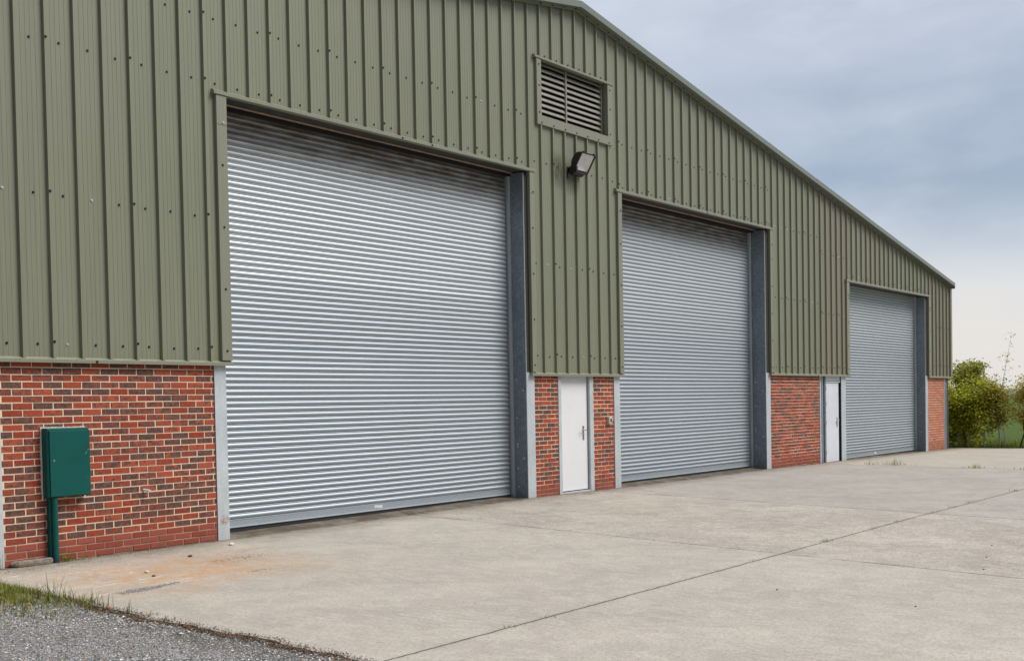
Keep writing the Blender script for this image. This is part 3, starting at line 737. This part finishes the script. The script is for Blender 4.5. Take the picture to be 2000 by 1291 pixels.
mb=MB(); mb.box(10.02,10.12,-.075,-.0605,5.52,5.70); mb.tube((10.07,-.07,5.62),(10.1,-.20,5.64),.026,seg=10); mb.box(10.035,10.075,-.25,-.10,5.60,5.70); mb.box(10.03,10.5,-.16,-.13,5.615,5.655)
mb.tube((10.03,-.2,5.66),(10.02,-.2,5.66),.018,seg=10); mb.build('bracket',BLACK,FL)
# ------------------------------------------------------------------ green meter cabinet
MC=empty('meter_cabinet',(.7,-.1,0)); tag(MC,'dark green metal meter cabinet on a post against the brick wall','cabinet')
x0,x1,z0,z1=.488,.975,.705,1.448; yf=-.125
mb=MB(); mb.box(x0,x1,yf,-.012,z0,z1,ch=.012); bd=mb.build('cabinet_body',GREEN,MC)
mb=MB(); mb.box(x0+.022,x1-.006,yf-.016,yf-.0005,z0+.008,z1-.028,ch=.004); dr=mb.build('cabinet_door',GREEN,MC)
mb=MB(); mb.tube((x0+.065,yf-.016,z0+.395),(x0+.065,yf-.022,z0+.395),.012,seg=12); mb.build('lock',STEEL,dr)
mb=MB()
for a,b_ in (((x1-.060,z0+.455),(x1-.045,z0+.475)),((x1-.035,z0+.49),(x1-.025,z0+.505))):
    d=Vector((b_[0]-a[0],0,b_[1]-a[1])).normalized()*.0011; pd=Vector((-d.z,0,d.x))
    mb.quad((a[0]+pd.x,yf-.0164,a[1]+pd.z),(a[0]-pd.x,yf-.0164,a[1]-pd.z),(b_[0]-pd.x,yf-.0164,b_[1]-pd.z),(b_[0]+pd.x,yf-.0164,b_[1]+pd.z))
mb.build('scratch',SEAL,dr)
mb=MB()      # bead of sealant between cabinet and bricks
for i in range(26):
    xx=x0-.012+i*(x1-x0+.02)/26; mb.box(xx,xx+.021,-.018,.004,z1-.002,z1+.011+random.uniform(-.003,.003))
for i in range(36):
    zz=z0-.03+i*(z1-z0+.03)/36; mb.box(x0-.013-random.uniform(-.003,.003),x0-.0015,-.018,.004,zz,zz+.022)
mb.build('sealant',SEAL,MC)
mb=MB(); mb.box(.523,.60,-.075,-.012,-.02,z0-.002,ch=.006); mb.tube((.572,-.090,-.02),(.572,-.090,z0-.0025),.033,seg=18); mb.build('post',GREEN,MC,smooth=False)
mb=MB(); mb.tube((.572,-.090,-.03),(.572,-.090,.05),.0355,seg=16); mb.build('post_foot',m_plain('blue_duct',(.02,.03,.08),.5),MC)
# switch by white door, waste pipe, block
sw=empty('wall_switch',(11.26,-.0,1.28)); tag(sw,'small off-white plastic bell switch on the narrow brick pier right of the white door','switch')
mb=MB(); mb.box(11.205,11.305,-.055,.002,1.215,1.335,ch=.008); mb.build('switch_body',PLASTIC,sw)
mb=MB(); mb.box(11.235,11.278,-.059,-.0552,1.243,1.308); mb.build('button',BLACK,sw)
mb=MB(); mb.tube((11.306,-.01,1.28),(11.42,-.008,1.31),.006,seg=8); mb.build('cable',PLASTIC,sw)
op=empty('overflow_pipe',(1.70,0,.69)); tag(op,'short white plastic overflow pipe stub poking out of the brick wall','pipe')
mb=MB(); r_o,r_i=.0145,.0095
seg=14
def ringp(y,z,r): return [(1.70+.03*(-y)/.09+r*math.cos(2*math.pi*i/seg),y,z+r*math.sin(2*math.pi*i/seg)) for i in range(seg)]
R0,R1,R2,R3=ringp(.0,.70,r_o),ringp(-.085,.688,r_o),ringp(-.085,.688,r_i),ringp(-.03,.695,r_i)
for A_,B_ in ((R0,R1),(R1,R2),(R2,R3)):
    for i in range(seg): j=(i+1)%seg; mb.quad(A_[i],A_[j],B_[j],B_[i])
nn0=len(mb.v); mb.v+=R3; mb.f.append(tuple(range(nn0,nn0+seg))); mb.m.append(1); mb.c.append(None)
mb.build('pipe_end',[m_plain('white_pvc',(.75,.75,.73),.4),BLACK],op)
CONC=m_plain('old_kerb_concrete',(.23,.20,.165),.95,nz=.35,sc=28,bmp=.006)
mb=MB(); pr=[]
K=14
for i in range(K+1):
    t=i/K; x=.10+.405*t; y=-.045-.055*t; hh_=.052+.010*t+random.uniform(-.004,.004); w=.052
    if i==0: w*=.35; hh_*=.45
    elif i==1: w*=.8; hh_*=.85
    elif i==K: hh_*=.97
    ring=[]
    for q_ in range(10):
        a=2*math.pi*q_/10; ca,sa=math.cos(a),math.sin(a); e=.55
        ring.append((x+random.uniform(-.003,.003),y+w*math.copysign(abs(ca)**e,ca),.035+hh_*.62*math.copysign(abs(sa)**e,sa)-.004))
    pr.append(ring)
for a,b_ in zip(pr,pr[1:]):
    for i in range(10): j=(i+1)%10; mb.quad(a[i],a[j],b_[j],b_[i])
for r_ in (pr[0],pr[-1]): nn0=len(mb.v); mb.v+=r_; mb.f.append(tuple(range(nn0,nn0+10))); mb.m.append(0); mb.c.append(None)
tag(mb.build('kerb_block',CONC,None),'worn grey concrete kerb block at the foot of the brick wall beside the cabinet post','kerb block')
# ------------------------------------------------------------------ stones and gravel
def rock(mb,x,y,z,r,tone):
    # low poly jittered rock (octahedron with cut corners)
    n=len(mb.v); d=[(1,0,0),(-1,0,0),(0,1,0),(0,-1,0),(0,0,1),(0,0,-1)]
    ca,sa=math.cos(tone*50),math.sin(tone*50)
    for a in d:
        k_=random.uniform(.7,1.15)*r; vx,vy,vz=a[0]*k_+random.uniform(-.3,.3)*r,a[1]*k_*.8+random.uniform(-.3,.3)*r,a[2]*k_*.6
        mb.v.append((x+vx*ca-vy*sa,y+vx*sa+vy*ca,z+vz))
    for f_ in ((0,2,4),(2,1,4),(1,3,4),(3,0,4),(2,0,5),(1,2,5),(3,1,5),(0,3,5)):
        mb.f.append(tuple(n+i for i in f_)); mb.m.append(0); mb.c.append((tone,0,0,1))
mb=MB()
cnt=0
while cnt<26000:
    y=-random.uniform(1.0,6.9); x=edge_x(y)-abs(random.random())**1.15*2.4+.03
    if x< -.35-2.6: continue
    if y>-1.25 and x>-.5: continue
    # keep to the part that the picture can show
    if x<-.5-(-y)*.42-.3: continue
    r=random.uniform(.003,.0095)*(1.9 if random.random()<.03 else 1)*(1.15 if math.sin(x*4+y*2.3)>.3 else .9)
    rock(mb,x,y,ggz(x,y)+r*.3,r,random.random()); cnt+=1
for _ in range(900):    # spilled onto the slab edge
    y=-random.uniform(1.1,8); x=edge_x(y)+abs(random.gauss(0,.03)); rock(mb,x,y,.003,random.uniform(.003,.007),random.random()*.8)
for _ in range(1500):    # little tongue of grit on the slab
    t=random.gauss(0,.33); a=Vector((-.03,-2.50)); b_=Vector((.46,-2.42)); t=min(1.15,max(-.15,.45+t)); x=a.x+(b_.x-a.x)*t+random.gauss(0,.01); y=a.y+(b_.y-a.y)*t+random.gauss(0,.05*(1-.5*t))-.0
    rock(mb,x,y,.004,random.uniform(.003,.006),random.random()*.75)
tag(mb.build('gravel',STONES),kind='stuff')
mb=MB()
for cx_,cy_,n_,s_ in ((1.85,-1.55,220,.22),(1.45,-2.45,60,.09),(1.6,-.16,160,.35),(2.35,-1.05,60,.2),(10.0,-.22,240,.35),(9.3,-.25,40,.2),(20.6,-.7,120,.5),(.4,-.3,120,.35),(1.1,-.1,140,.3),(-.2,-.3,120,.3),(30,-.25,30,.3),(3.4,-.12,60,.3)):
    for _ in range(n_): 
        x=cx_+random.gauss(0,s_); y=cy_+random.gauss(0,s_*.35)
        if y>-.03: y=-.03-random.random()*.08
        rock(mb,x,y,gz(x,y)+.002,random.uniform(.0025,.006),random.random())
for _ in range(5200):
    y=-random.uniform(1.05,8); e_=random.gauss(0,.045)+.012*math.sin(y*9); x=edge_x(y)+e_-.02; rock(mb,x,y,(.002 if x>edge_x(y) else ggz(x,y)+.006)+random.random()*.008,random.uniform(.003,.010)*(1.4 if e_<0 else .7),random.random()*.75)
GRIT=m_stone('dirt_grit',[(0,(.05,.035,.025)),(.5,(.13,.085,.055)),(.8,(.28,.15,.08)),(1,(.5,.45,.38))])
tag(mb.build('dirt_grit',GRIT),kind='stuff')
ST=m_plain('pale_pebble',(.62,.58,.52),.9,nz=.3,sc=90); SD=m_plain('dark_pebble',(.12,.075,.055),.9,nz=.3,sc=90); SO=m_plain('terracotta_chip',(.42,.16,.08),.9,nz=.25,sc=60)
def stone(x,y,r,m,label,group=None):
    mb=MB(); ico=[]; 
    me=bpy.data.meshes.new('stone'); import bmesh
    bm=bmesh.new(); bmesh.ops.create_icosphere(bm,subdivisions=2,radius=r)
    for v in bm.verts:
        k_=1+random.uniform(-.22,.22); v.co.x*=k_*1.1; v.co.y*=k_*.9; v.co.z*=k_*.7
    bm.to_mesh(me); bm.free(); me.materials.append(m)
    o=bpy.data.objects.new('stone',me); C.objects.link(o); o.location=(x,y,gz(x,y)+r*.45); o.rotation_euler[2]=random.random()*6
    tag(o,label,'stone',group); return o
stone(2.50,-.55,.03,ST,'white pebble on the concrete just below the foot of the near galvanised post')
stone(1.64,-.98,.022,SD,'dark brown stone on the concrete before the brick wall, left of the white pebble')
stone(.72,-1.60,.022,ST,'pale stone on the orange stained concrete between the meter cabinet and the grit patch')
stone(.62,-1.88,.016,SD,'small dark stone just below the pale stone on the orange stained concrete')
stone(-.56,-3.08,.02,SO,'terracotta chip lying on the gravel at the concrete edge')
stone(-.87,-2.35,.018,SO,'brick-red chip among the grass at the gravel corner')
for x,y in ((3.2,-7.2),(6.0,-8.1),(6.9,-7.9),(4.4,-9.1),(5.2,-8.3),(8.1,-8.3),(3.1,-8.4),(12.8,-2.9),(11.1,-1.0)):
    stone(x,y,.008,SD,'tiny dark pebble scattered on the open concrete yard','tiny dark pebbles on the yard')
# ------------------------------------------------------------------ grass
def blades(mb,x,y,z,n,h,spread,w=.006,lean=.5,dry=.15):
    for _ in range(n):
        bx=x+random.gauss(0,spread); by=y+random.gauss(0,spread); hh_=h*random.uniform(.35,1.1); a=random.random()*6.283
        ln=abs(random.gauss(0,lean))*hh_; ww=w*random.uniform(.6,1.3); t=random.uniform(0,.8) if random.random()>dry else random.uniform(.85,1)
        sa=random.random()*6.283; sx,sy=math.cos(sa)*ww,math.sin(sa)*ww; prevl=None
        c=(t,0,0,1)
        for k_ in range(4):
            s_=k_/3; px=bx+math.cos(a)*ln*s_*s_; py=by+math.sin(a)*ln*s_*s_; pz=z+hh_*(s_-.25*s_*s_*min(1,ln/max(hh_,1e-6))); wk=(1-s_*.93)
            l=((px-sx*wk,py-sy*wk,pz),(px+sx*wk,py+sy*wk,pz))
            if prevl: mb.quad(prevl[0],prevl[1],l[1],l[0],0,c)
            prevl=l
mb=MB()
for _ in range(560):     # turf on the gravel corner
    x=-.50-abs(random.gauss(0,.33)); y=-1.05-abs(random.gauss(0,.75))
    if x<-2.0: continue
    blades(mb,x,y,-.012,8,random.choice((.045,.06,.08,.10)),.035,.0035,.8,.3)
for (x,y,n_,h_) in ((-.62,-2.25,16,.24),(-.60,-2.32,10,.28),(-.66,-2.05,8,.2),(-.75,-1.75,10,.2),(-.60,-1.9,8,.15),(-.55,-2.6,9,.17),(-.53,-2.75,10,.15),(-.52,-2.9,6,.15),(-.56,-2.45,7,.19),(-.58,-2.85,8,.14),
                    (-.56,-3.1,6,.16),(-.55,-3.4,4,.13),(-.53,-3.65,14,.05),(-.56,-3.95,16,.05),(-.58,-4.3,10,.035),(-.75,-1.3,14,.22),(-.95,-1.2,14,.22),(-.6,-1.2,8,.16)):
    blades(mb,x,y,-.005,n_,h_,.035,.0045,.5,.15)
for _ in range(26):
    x=-random.uniform(.7,1.7); y=-random.uniform(2.6,4.6)
    if x<-.5-(-y)*.3: continue
    blades(mb,x,y,-.02,7,.04,.03,.003,.9,.3)
tag(mb.build('verge_grass',GRASS),kind='stuff')
mb=MB()
blades(mb,.70,-.07,0,60,.13,.045,.0035,.6,.25); blades(mb,.92,-.04,0,14,.06,.05,.003,.6,.4); blades(mb,.34,-.02,.05,5,.14,.02,.003,.3,.3); blades(mb,-.06,-.07,0,10,.2,.03,.004,.4,.1); blades(mb,1.05,-.03,0,14,.05,.06,.003,.6,.5)
for (x,y,n_,h_,s_) in ((10.15,-.30,12,.04,.12),(19.9,-.05,16,.12,.05),(6.1,-.02,5,.04,.02),(20.6,-1.5,10,.14,.1),(20.6,-1.2,6,.08,.1),(20.5,-1.9,22,.22,.07),(20.45,-2.0,16,.2,.1),(20.5,-1.7,8,.14,.06),(20.4,-2.2,12,.1,.15),(20.3,-1.4,10,.16,.04),
     (19.9,-3.95,40,.13,.08),(19.95,-3.75,20,.06,.12),(19.9,-4.4,10,.06,.15),(19.85,-4.9,16,.07,.12),(19.8,-5.15,18,.11,.06),(19.8,-5.4,14,.08,.08),(19.75,-5.9,18,.1,.1),(19.7,-6.1,14,.13,.06),(19.7,-6.5,20,.1,.15)):
    blades(mb,x,y,gz(x,y),n_,h_,s_,.005,.6,.3)
for x,h_,n_ in ((6.35,.07,16),(1.2,.03,8),(3.2,.03,6),(4.6,.03,8),(7.7,.04,10),(9.9,.05,12),(11.6,.05,10),(6.3,.05,10),(7.1,.03,4),(8.55,.05,14),(9.0,.04,14),(9.5,.04,10),(10.7,.05,12),(10.85,.04,12),(13.95,.09,16),(3.9,.02,5),(2.2,.02,6),(1.75,.02,5),(.75,.03,10),(2.6,.015,4),(5.4,.02,5),(12.4,.03,5)):
    blades(mb,x,-6.29,0,n_,h_,.03,.0035,.7,.3)
tag(mb.build('joint_weeds',GRASS),kind='stuff')
# tall grass beyond the slab
mb=MB()
for _ in range(5200):
    x=31.5+abs(random.gauss(0,2.6)); y=random.uniform(-9,4.5)
    d=x-31.4
    blades(mb,x,y,fz(x,y),4,.16+.12*random.random()+min(.12,d*.05),.09,.010,.4,.12)
for y in (-.05,.02,-.15,-.3,-1.35,-1.15): blades(mb,31.55,y,-.22,26,.5,.09,.011,.5,.1)
tag(mb.build('tall_grass',GRASS),kind='stuff')
# ------------------------------------------------------------------ trees
def limb(mb,p0,dir_,length,r0,r1,segs=5,wob=.18,up=.1):
    p=Vector(p0); d=Vector(dir_).normalized(); out=[p.copy()]
    for i in range(segs):
        d=(d+Vector((random.gauss(0,wob),random.gauss(0,wob),random.gauss(0,wob*.5)+up))).normalized()
        q=p+d*(length/segs); ra=r0+(r1-r0)*i/segs; rb=r0+(r1-r0)*(i+1)/segs
        mb.tube(p,q,ra,rb,seg=7,caps=False); p=q; out.append(p.copy())
    return out
def leaves(mb,pts,n,spread,size,tone=(0,1)):
    for _ in range(n):
        c=random.choice(pts); x=c[0]+random.gauss(0,spread); y=c[1]+random.gauss(0,spread); z=c[2]+random.gauss(0,spread*.8)
        s_=size*random.uniform(.6,1.3); a=Vector((random.gauss(0,1),random.gauss(0,1),random.gauss(0,.6))).normalized(); b_=a.orthogonal().normalized()
        if random.random()<.5: b_=a.cross(b_)
        a=a*s_; b_=b_*s_*.62; P0=Vector((x,y,z)); t=random.uniform(*tone)
        mb.quad(P0-a,P0-a*.1-b_,P0+a,P0-a*.1+b_,0,(t,0,0,1))
TSEED=[40]
def tree(name,x,y,z,h,label,group,mleaf,bark,nl,trunk_h=.35,spread=.6,lsize=.035,lsp=.13,tr=.035,limbs=14,tone=(0,1),cat='tree',low=.25,extra=None):
    T=empty(name,(x,y,z)); tag(T,label,cat,group); TSEED[0]+=1; random.seed(TSEED[0])
    mb=MB(); base=Vector((x,y,z-.05)); pts=[]
    main=limb(mb,base,(random.gauss(0,.08),random.gauss(0,.08),1),h*.85,tr,tr*.25,8,.09,.12)
    for i in range(limbs):
        t=random.uniform(low,.95); k_=t*(len(main)-1); i0_=int(k_); p=main[i0_].lerp(main[min(i0_+1,len(main)-1)],k_-i0_)
        a=random.random()*6.283; ln=spread*(1.15-.55*t)*random.uniform(.6,1.15)
        br=limb(mb,p,(math.cos(a),math.sin(a),random.uniform(.2,1.0)),ln,tr*.42*(1-.5*t),tr*.07,5,.25,.05)
        pts+=br[2:]
        for _ in range(3):
            q_=random.choice(br[1:]); a2=random.random()*6.283
            b2=limb(mb,q_,(math.cos(a2),math.sin(a2),random.uniform(-.1,.9)),ln*.45,tr*.12,tr*.04,3,.3,.05); pts+=b2[1:]
    if extra: 
        e=limb(mb,main[-1],(0,0,1),extra,tr*.2,tr*.06,5,.12,.3); 
    mb.build('trunk',bark,T)
    mb=MB(); leaves(mb,pts,nl,lsp,lsize,tone)
    if extra:
        leaves(mb,e[1:4],60,.14,lsize*1.1,tone); leaves(mb,e[4:],22,.08,lsize*.8,tone)
    mb.build('crown',mleaf,T); return T
GH='hedge saplings beyond the end of the yard'
tree('hedge_tree',32.3,.62,-.22,2.55,'dense leafy green bush right against the far corner of the warehouse','hedge bushes by the far corner',LEAFG,BARK,7000,spread=.78,lsize=.040,lsp=.17,low=.06,limbs=24)
tree('hedge_tree',32.4,.02,-.22,2.4,'dense leafy green bush just right of the warehouse corner, left of the pale trunks','hedge bushes by the far corner',LEAFG,BARK,7000,spread=.78,lsize=.040,lsp=.17,low=.06,limbs=24)
tree('sapling',32.3,-.60,-.22,2.75,'yellow green sapling with pale trunk foot, leftmost of the hedge saplings',GH,LEAFG,BIRCH,3400,spread=.8,low=.22,lsize=.042,lsp=.14,limbs=18,tr=.03)
tree('sapling',32.5,-1.02,-.22,2.45,'sapling with whitish trunk foot and a tall bare shoot above the others',GH,LEAFY,BIRCH,1900,spread=.65,low=.33,lsize=.036,lsp=.13,limbs=14,tr=.037,extra=1.75)
tree('sapling',32.3,-1.27,-.22,2.5,'slender dark stemmed sapling, middle of the hedge saplings',GH,LEAFY,BIRCH,2100,spread=.6,low=.4,lsize=.036,lsp=.12,limbs=20,tr=.027)
tree('sapling',32.6,-1.62,-.22,2.4,'thin leaning sapling second from the right edge of the photo',GH,LEAFY,BARK,2100,spread=.6,low=.38,lsize=.036,lsp=.12,limbs=20,tr=.03,tone=(.2,1))
tree('sapling',32.3,-1.95,-.22,2.6,'thick dark trunked sapling at the right edge of the photo',GH,LEAFY,BARK,2600,spread=.8,low=.32,lsize=.038,lsp=.14,limbs=26,tr=.055,tone=(.3,1))
for i,(x,y,hh_) in enumerate(((32.6,-2.7,2.7),(32.3,-3.4,2.4),(32.7,-4.3,2.8),(32.4,1.5,2.4),(32.5,2.5,2.6))):
    tree('sapling',x,y,-.22,hh_,'leafy hedge sapling outside the framed view','hedge saplings outside the frame',LEAFY if i<3 else LEAFG,BARK,1100,spread=.75,low=.2,lsize=.045,lsp=.15,limbs=14)
# stakes / tree ties
for y in (-.22,.10):
    mb=MB(); mb.tube((31.9,y,-.25),(31.9+.01,y+.01,.38),.022,.020,seg=8)
    tag(mb.build('stake',m_plain('weathered_wood',(.33,.30,.25),.9,nz=.3)),'weathered pale wooden stake standing in the grass under the leafy bushes','stake','stakes under the bushes')
tree('oak_tree',150,35.3,-.9,6.6,'rounded green oak standing far behind the hedge, beside the warehouse corner','oaks in the far field',LEAFO,BARK,6500,spread=4.3,lsize=.17,lsp=.42,low=.3,limbs=30,tr=.22)
tree('oak_tree',160,26.6,-.9,6.6,'browner oak far behind the hedge at the right edge of the photo','oaks in the far field',LEAFO,BARK,4200,spread=3.2,lsize=.17,lsp=.42,low=.38,limbs=26,tr=.22,tone=(.4,1))
mb=MB()
for _ in range(15000):
    x=random.uniform(-60,75); d=abs(random.gauss(0,1)); y=-27-random.random()*5+abs(x-10)*.10; top=6.2+1.6*math.sin(x*.31)+1.0*math.sin(x*.83+2)
    z=-.2+top*random.random()**.8; t=random.random(); P0=Vector((x,y,z)); a=Vector((random.gauss(0,1),random.gauss(0,1),random.gauss(0,1))).normalized(); b_=a.orthogonal().normalized(); s_=random.uniform(.25,.6); mb.quad(P0-a*s_,P0-b_*s_,P0+a*s_,P0+b_*s_,0,(t*.5,0,0,1))
tag(mb.build('unseen_treeline',LEAFO),kind='stuff')  # unseen trees added behind the camera to darken reflections and low sky light
# ------------------------------------------------------------------ camera
pr={'f':2119.2503,'sy':843.0304,'yaw':39.4353,'pitch':-1.517,'roll':-1.0619}
th,ph,ro=[R(pr[k]) for k in('yaw','pitch','roll')]
fw=Vector((math.cos(th)*math.cos(ph),math.sin(th)*math.cos(ph),math.sin(ph))); rt=Vector((math.sin(th),-math.cos(th),0)); up=rt.cross(fw)
r2=rt*math.cos(ro)+up*math.sin(ro); u2=-rt*math.sin(ro)+up*math.cos(ro)
cam=bpy.data.cameras.new('camera'); co=bpy.data.objects.new('camera',cam); C.objects.link(co)
M=Matrix((( r2.x,u2.x,-fw.x),(r2.y,u2.y,-fw.y),(r2.z,u2.z,-fw.z))).to_4x4(); M.translation=cam0; co.matrix_world=M
cam.sensor_fit='HORIZONTAL'; cam.sensor_width=36; cam.lens=pr['f']/2000*36; cam.shift_y=(pr['sy']-645.5)/2000; cam.clip_end=9000; cam.clip_start=.05
S.camera=co
# ------------------------------------------------------------------ light
el,az=R(50),R(-55)       # az: direction to the sun measured from +X towards +Y
sd=Vector((math.cos(el)*math.cos(az),math.cos(el)*math.sin(az),math.sin(el)))
sl=bpy.data.lights.new('sun','SUN'); sl.energy=2.7; sl.angle=R(32); sl.color=(1,.955,.89); so=bpy.data.objects.new('sun',sl); C.objects.link(so)
so.rotation_euler=sd.to_track_quat('Z','Y').to_euler(); so.location=(0,-20,30)
w=bpy.data.worlds.new('World'); S.world=w; w.use_nodes=True; nt=w.node_tree; bg=nt.nodes['Background']
sky=N(nt,'ShaderNodeTexSky',sky_type='NISHITA'); sky.sun_disc=False; sky.sun_elevation=el; sky.sun_rotation=math.pi/2-az
tc=N(nt,'ShaderNodeTexCoord'); D=tc.outputs['Generated']
xyz=sep(nt,D); zz=xyz[2]
n1=noise(nt,D,2.2,5,.55,.3,sc3=(1,1,3.2)); n2=noise(nt,D,5.5,4,.5,.2,sc3=(1,1,2.6))
zw=mth(nt,'ADD',zz,mth(nt,'MULTIPLY_ADD',n1,.09,-.045))
cl=ramp(nt,zw,[(0,(7.7,7.35,7.15)),(.10,(7.6,7.35,7.25)),(.135,(5.6,6.1,6.7)),(.185,(3.5,4.25,5.5)),(.26,(4.2,4.85,6.1)),(.36,(6.0,6.4,7.3)),(.6,(6.8,7.1,7.7)),(1,(9,9,9.2))])
n3=noise(nt,D,9,6,.6,.5,sc3=(1,1,2.2)); cl=mix(nt,mth(nt,'MULTIPLY',ramp(nt,n2,[(.42,0),(.66,1)]),.5),cl,(6.3,6.9,7.8)); cl=mix(nt,mth(nt,'MULTIPLY',mth(nt,'MULTIPLY',ramp(nt,n3,[(.45,0),(.7,1)]),stepup(nt,zz,.12,.17)),.35),cl,(3.6,4.2,5.3))
# brighter towards the left of the ridge
azf=stepup(nt,xyz[1],.38,.62); cl=mix(nt,mth(nt,'MULTIPLY',azf,.55),cl,(6.6,7.3,8.2))
sh=stepup(nt,xyz[0],-.15,.35); cl=mix(nt,sh,mix(nt,1.,cl,(.42,.43,.46),'MULTIPLY'),cl)   # sky dimmed out of view to darken the rib sides facing it
cl=mix(nt,.22,cl,mix(nt,1.,cl,(.80,.79,.76),'MULTIPLY'))
fin=mix(nt,.9,sky.outputs[0],cl)
L(nt,fin,bg.inputs[0]); bg.inputs[1].default_value=.085
S.view_settings.view_transform='Standard'; S.view_settings.look='None'; S.view_settings.gamma=1; S.view_settings.exposure=.41
S.render.engine='CYCLES'
